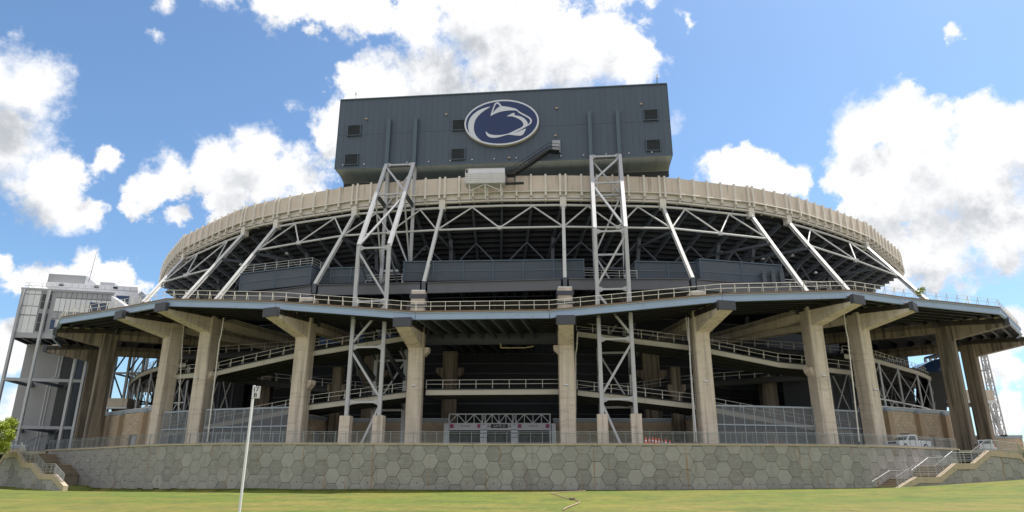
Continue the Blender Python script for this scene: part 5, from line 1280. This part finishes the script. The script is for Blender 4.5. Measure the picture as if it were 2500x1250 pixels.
railing([pp(0, ZT1 + .35, -15), pp(0, ZT1 + .35, -.2), pp(lP * .95, ZT1 + .35, -.2)], 'thin roof railing on the lower roof of the press box', m='white', rails=(1, .5), spacing=2.2, r=.04)
# upper storey
ZU0, ZU1 = ZT1 + .3, P(112, 686, 126).z
def blk(px0, px1, yb, w0, dep, z0, z1, m, name): 
    q0, q1 = PPL(px0, yb, c0 + nP * w0, nP), PPL(px1, yb, c0 + nP * w0, nP); u0, u1 = (q0 - c0).dot(dP), (q1 - c0).dot(dP)
    MB().frame(pp((u0 + u1) / 2, (z0 + z1) / 2, w0 - dep / 2), dP, nP, Z, u1 - u0, dep, z1 - z0).build(name, m, pb); return u0, u1
zA = PPL(118, 700, c0 + nP * -8, nP).z; zB_ = PPL(113, 688, c0 + nP * -8, nP).z; zC = PPL(120, 668, c0 + nP * -10, nP).z
blk(118, 335, 705, -8.3, 9, ZT1, zA, 'panelw', 'upper_storey'); u0, u1 = blk(112, 337, 694, -8, 10, zA, zB_, 'panelw', 'roof_band')
for i in range(14): slabm(lerp(u0, u1, i / 14) + .04, lerp(u0, u1, (i + 1) / 14) - .04, zA + .1, zB_ - .05, 'band_panel', 'panelw', -7.94, .1)
for i in range(3): q = pp(lerp(u0, u1, (.17, .55, .76)[i]), (zA + zB_) / 2, -7.75); MB().frame(q, dP, nP, Z, .7, .3, .35).build('floodlight', 'black', pb)
blk(119, 211, 672, -10, 6, zB_, zC, 'shaft', 'plant_room'); blk(246, 282, 684, -10, 4, zB_, zB_ + 1.1, 'panelg', 'roof_unit')
blk(284, 316, 722, -7.9, 2, zA - 3.2, zA - 1.0, 'glass', 'window_band')
ua, ub = u1, u1 + 9
MB().hull([pp(u1 - 12, zA - 4.5, -8), pp(u1 + 1.5, zA - 4.5, -8), pp(u1, zB_, -8), pp(u1 - 12, zB_, -8)], [pp(u1 - 12, zA - 4.5, -30), pp(u1 + 1.5, zA - 4.5, -30), pp(u1, zB_, -30), pp(u1 - 12, zB_, -30)]).build('end_wing', 'panelw', pb)
MB().prism([P(272, 722, 109), P(308, 748, 109), P(308, 758, 109), P(272, 736, 109)], Vector((0, 3, 0))).build('sloped_stair_cheek', 'panelw', pb)
q = P(216, 690, 128); am = T('antenna_mast', 'thin lattice antenna with a hoop on the press box roof', 'antenna', q); MB().tube(q, P(236, 615, 128), .09, 5, .04).build('pole', 'panelg', am)
hp = MB()
for i in range(12): a1_, a2_ = 2 * math.pi * i / 12, 2 * math.pi * (i + 1) / 12; o = P(222, 670, 128); hp.tube(o + Vector((math.cos(a1_), 0, math.sin(a1_))) * .7, o + Vector((math.cos(a2_), 0, math.sin(a2_))) * .7, .05, 5)
hp.build('hoop', 'panelw', am)
# legs and frames
legs = [((57,712),(-6,950),'outer'),((120,715),(34,1060),'second'),((183,885),(140,1075),'third'),((212,880),(176,1078),'inner')]
LG = []
for i, (a, b, nm) in enumerate(legs):
    wq = .3 if i < 2 else -3
    q = PPL(*a, c0 + nP * wq, nP); 
    if i >= 2: q = PPL(*a, c0 + nP * .3, nP)
    q.z = ZT1 if i < 2 else ZB1; f = Vector((q.x, q.y, ZP - 4)); MB().bar(q, f, .42, .45, up=Vector((0, 1, 0))).build('leg', 'tower' if i != 0 else 'panelg', pb); LG.append((q, f))
for zz in (P(20, 925, LG[0][0].y).z, P(100, 1043, LG[1][0].y).z):
    p0 = [Vector((q.x, q.y, zz)) for q, f in LG]
    for a, b in zip(p0, p0[1:]): MB().bar(a, b, .3, .5).build('frame_beam', 'panelg', pb)
    for a, b in zip(p0, p0[1:]):
        c_ = (a + b) / 2 - nP * 7 - Z * .4; MB().bar(a, c_, .3, .5).build('frame_brace', 'brace', pb); MB().bar(b, c_, .3, .5).build('frame_brace', 'brace', pb)
# stair shaft
s0, s1 = PPL(62, 860, c0 - nP * 6, nP), PPL(158, 860, c0 - nP * 6, nP)
ds = (s1 - s0).dot(dP)
sh = T('stair_shaft', 'tall plain grey ribbed shaft under the press box', 'building', (s0.x, s0.y, ZP))
MB().frame(s0 + dP * ds / 2 - nP * 4 + Z * ((ZB1 - 1 + ZP - 6) / 2 - s0.z), dP, nP, Z, ds, 8, ZB1 - 1 - ZP + 6).build('cladding', 'shaft', sh)
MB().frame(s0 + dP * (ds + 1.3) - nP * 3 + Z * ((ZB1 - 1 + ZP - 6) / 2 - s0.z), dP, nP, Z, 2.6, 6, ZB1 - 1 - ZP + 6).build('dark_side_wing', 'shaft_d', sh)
for k_ in (0, .5):
    mb = MB(); o = s0 + dP * (ds * .9 + k_) + nP * .12; mb.tube(Vector((o.x, o.y, ZB1 - 3)), Vector((o.x, o.y, 17.6)), .07, 6); q = Vector((o.x, o.y, 17.6)); r_ = q - dP * 1.0 - Z * 1.0; mb.tube(q, r_, .07, 6); mb.tube(r_, Vector((r_.x, r_.y, ZP)), .07, 6); mb.build('conduit', 'panelw', sh)

# ================================================================== FAR STRUCTURES SEEN THROUGH THE GAPS
def lattice(base, top, w_, nseg, label, m='tower', r=.14):
    t = T('lattice_mast', label, 'mast', base); base, top = Vector(base), Vector(top); d = (top - base)
    sx = Vector((w_ / 2, 0, 0)); sy = Vector((0, w_ / 2, 0))
    cs = [sx + sy, sx - sy, -sx - sy, -sx + sy]
    for c in cs: MB().tube(base + c, top + c * .55, r, 6).build('leg', m, t)
    br = MB()
    for i in range(nseg):
        u, v = i / nseg, (i + 1) / nseg
        for j in range(4):
            a = base + d * u + cs[j] * lerp(1, .55, u); b = base + d * v + cs[(j + 1) % 4] * lerp(1, .55, v); br.tube(a, b, r * .5, 5)
            a2 = base + d * u + cs[(j + 1) % 4] * lerp(1, .55, u); br.tube(base + d * u + cs[j] * lerp(1, .55, u), a2, r * .5, 5)
    br.build('lacing', m, t)
    return t
def frame_tower(px0, px1, ytop, Y, nlev, label, m='tower', diag=True):
    """open braced steel frame, two bays deep"""
    a, b = P(px0, 1060, Y), P(px1, 1060, Y); top = P(px0, ytop, Y).z; t = T('steel_frame', label, 'steel frame', (a.x, a.y, ZP)); dep = Vector((0, 6, 0))
    cols = [Vector((lerp(a.x, b.x, f), Y, ZP)) for f in (0, .5, 1)]
    for o in (Vector((0, 0, 0)), dep):
        for c in cols: MB().bar(c + o, c + o + Z * (top - ZP), .38, .38, up=Vector((0, 1, 0))).build('column', m, t)
        for k in range(nlev):
            z0, z1 = lerp(ZP, top, k / nlev), lerp(ZP, top, (k + 1) / nlev)
            for c, c2 in zip(cols, cols[1:]):
                MB().bar(Vector((c.x, c.y + o.y, z1)), Vector((c2.x, c2.y + o.y, z1)), .25, .3).build('beam', 'brace' if o.y else m, t)
                p_, q_ = (c, c2) if k % 2 else (c2, c); MB().bar(Vector((p_.x, p_.y + o.y, z0)), Vector((q_.x, q_.y + o.y, z1)), .2).build('brace', 'brace', t)
    for k in range(nlev):
        z1 = lerp(ZP, top, (k + 1) / nlev)
        for c in cols: MB().bar(Vector((c.x, c.y, z1)), Vector((c.x, c.y + 6, z1)), .25, .3).build('cross_tie', 'brace', t)
frame_tower(250, 322, 845, 124, 4, 'open braced steel frame seen between the left pillars against the sky')
frame_tower(183, 206, 860, 131, 4, 'dark braced steel frame beside the grey shaft at the left', 'brace')
def gallery(pxa, pxb, y0, y1, Y, label):
    a, b = P(pxa, y0, Y), P(pxb, y0, Y); z1, z0 = a.z, P(pxa, y1, Y).z; t = T('raised_gallery', label, 'gallery', ((a.x + b.x) / 2, Y, z0)); L_ = b.x - a.x; cx = (a.x + b.x) / 2
    MB().box((cx, Y + 2, lerp(z0, z1, .62)), (L_, 4, (z1 - z0) * .75)).build('parapet', 'fascia', t); MB().box((cx, Y + 2, z0 + (z1 - z0) * .16), (L_ + .3, 4.3, (z1 - z0) * .14)).build('floor_edge', 'panelw', t)
    MB().box((cx, Y + 3, z0), (L_ - .4, 3, (z1 - z0) * .2)).build('soffit', 'dark', t)
gallery(262, 312, 972, 1000, 118, 'cream raised gallery seen between the left pillars')
gallery(2292, 2424, 952, 985, 122, 'cream raised gallery seen between the rightmost pillars')
p0, p1 = P(2447, 1072, 126), P(2398, 850, 126)
lattice((p0.x, p0.y, ZP - 1), (p1.x, p1.y, p1.z), 1.2, 9, 'slender leaning lattice mast against the sky right of the last pillar', 'tower', .13)
mb = MB(); mb.tube(P(2452, 1072, 126), P(2412, 985, 126), .25, 6); o = mb.build('raking_prop', 'tower'); o['label'] = 'pale raking prop leaning against the mast at the far right'; o['category'] = 'prop'
for i in range(3):
    q = P(2405 + i * 17, 905 + i * 62, 126); MB().bar(q - Vector((2.4, 0, 0)), q, .25, .3).build('bracket_arm', 'tower', None, ('upper', 'middle', 'lower')[i] + ' bracket arm joined to the lattice mast at the far right', category='bracket')
frame_tower(2345, 2372, 860, 121, 5, 'pale laced steel frame seen between the two rightmost pillars')
a = P(2256, 888, 118); bt_ = T('blue_roof', 'dark blue sloping roof glimpsed between the round ramp and the dark right pillar', 'roof', a)
MB().prism([P(2225, 905, 118), P(2300, 906, 118), P(2300, 874, 118), P(2275, 880, 118)], Vector((0, 4, 0))).build('sheet', 'glass', bt_); MB().prism([P(2268, 1005, 119.5), P(2312, 1005, 119.5), P(2312, 906, 119.5), P(2268, 906, 119.5)], Vector((0, 4, 0))).build('wall', 'dark', bt_)
fl = P(2452, 1069, 113.5); t = T('floodlight_pair', 'pair of small black floodlights on the roof of the far-right service building', 'lamp', fl)
for s in (-.25, .35): MB().box(fl + Vector((s, 0, .35)), (.4, .3, .25), .4).build('head', 'black', t)
MB().tube(fl - Z * .1, fl + Z * .4, .04, 6).build('stem', 'black', t)
# picket rails at plaza ends
railing([P(30, 1104, 90), P(55, 1098, 91.5)], 'short grey picket fence at the left end under the tree', h=1.3, m='picket', pickets=True, rails=(1, .9), spacing=1.5)
railing([P(60, 1103, 92), P(92, 1088, 97), P(128, 1084, 101)], 'grey picket fence behind the head of the left-hand stairs', h=1.3, m='picket', pickets=True, rails=(1, .9), spacing=1.5)

# ================================================================== VEGETATION
def leaf_cloud(par, blobs, n, size, m='leaf', name='crown'):
    mb = MB()
    for _ in range(n):
        c, r = random.choices(blobs, weights=[b[1] ** 2 for b in blobs])[0]
        v = Vector((random.gauss(0, 1), random.gauss(0, 1), random.gauss(0, 1))).normalized() * r * (random.random() ** .45)
        p = Vector(c) + v * Vector((1, 1, .85)).length / 1.65
        a = Vector((random.gauss(0, 1), random.gauss(0, 1), random.gauss(0, .6))).normalized(); b = a.cross(Vector((random.random(), random.random(), random.random()))).normalized()
        s = size * random.uniform(.6, 1.4); mb.add([p - a * s, p + b * s * .45, p + a * s, p - b * s * .45], [(0, 1, 2, 3)])
    o = mb.build(name, m, par, kind='stuff'); return o
tb = P(-20, 1130, 84); tr_ = T('small_tree', 'bright yellow-green leafy tree cut by the left edge of the picture', 'tree', (tb.x, tb.y, -1))
mb = MB(); top = Vector((tb.x + .5, tb.y, 5)); mb.tube((tb.x, tb.y, -1.5), (tb.x + .1, tb.y, 2.2), .24, 10, .18); mb.tube((tb.x + .1, tb.y, 2.2), top, .18, 8, .06)
mb.build('trunk', 'bark', tr_)
for i in range(7):
    a = random.uniform(0, 6.28); q = Vector((tb.x + .1, tb.y, 1.6 + i * .45)); MB().tube(q, q + Vector((math.cos(a) * 2, math.sin(a) * 2, 1.3)), .09, 6, .03).build('limb', 'bark', tr_)
blobs = []
for i in range(34):
    px_, py_ = random.uniform(-75, 34), random.uniform(1030, 1100)
    if px_ > 12 + (1100 - abs(py_ - 1070)) * .02: pass
    q = P(px_, py_, 84 + random.uniform(-2, 2)); blobs.append((q, random.uniform(.5, .95)))
leaf_cloud(tr_, blobs, 15000, .12)
pq = P(2246, 727, 90); pl = T('rooftop_shrub', 'small leafy shrub growing on the canopy beside the right-hand railing', 'plant', pq)
leaf_cloud(pl, [(P(2246, 712, 90), .55), (P(2252, 706, 90), .4), (P(2241, 718, 90), .35)], 420, .1, name='foliage'); MB().tube(pq, P(2247, 708, 90), .04, 6).build('stem', 'bark', pl)
# grass blades, denser near the wall foot and along the near lawn
gb = MB(); random.seed(5)
V, F_ = [], []
for i in range(26000):
    tt_ = random.uniform(0, WALL.L); q_ = WALL.at(tt_); n_2 = wall_n(tt_)[1]; o_ = abs(random.gauss(0, .35)); x, y = q_.x + n_2.x * o_, q_.y + n_2.y * o_
    p = Vector((x, y, gz(x, y))); a = random.uniform(0, 3.14); h = random.uniform(.03, .075); dx, dy = math.cos(a) * .03, math.sin(a) * .03
    k = len(V); V += [(x - dx, y - dy, p.z - .01), (x + dx, y + dy, p.z - .01), (x + random.uniform(-.04, .04), y + random.uniform(-.04, .04), p.z + h)]; F_.append((k, k + 1, k + 2))
me = bpy.data.meshes.new('grass'); me.from_pydata(V, [], F_); me.materials.append(M['grass']); go = bpy.data.objects.new('grass', me); COL.objects.link(go); go['kind'] = 'stuff'
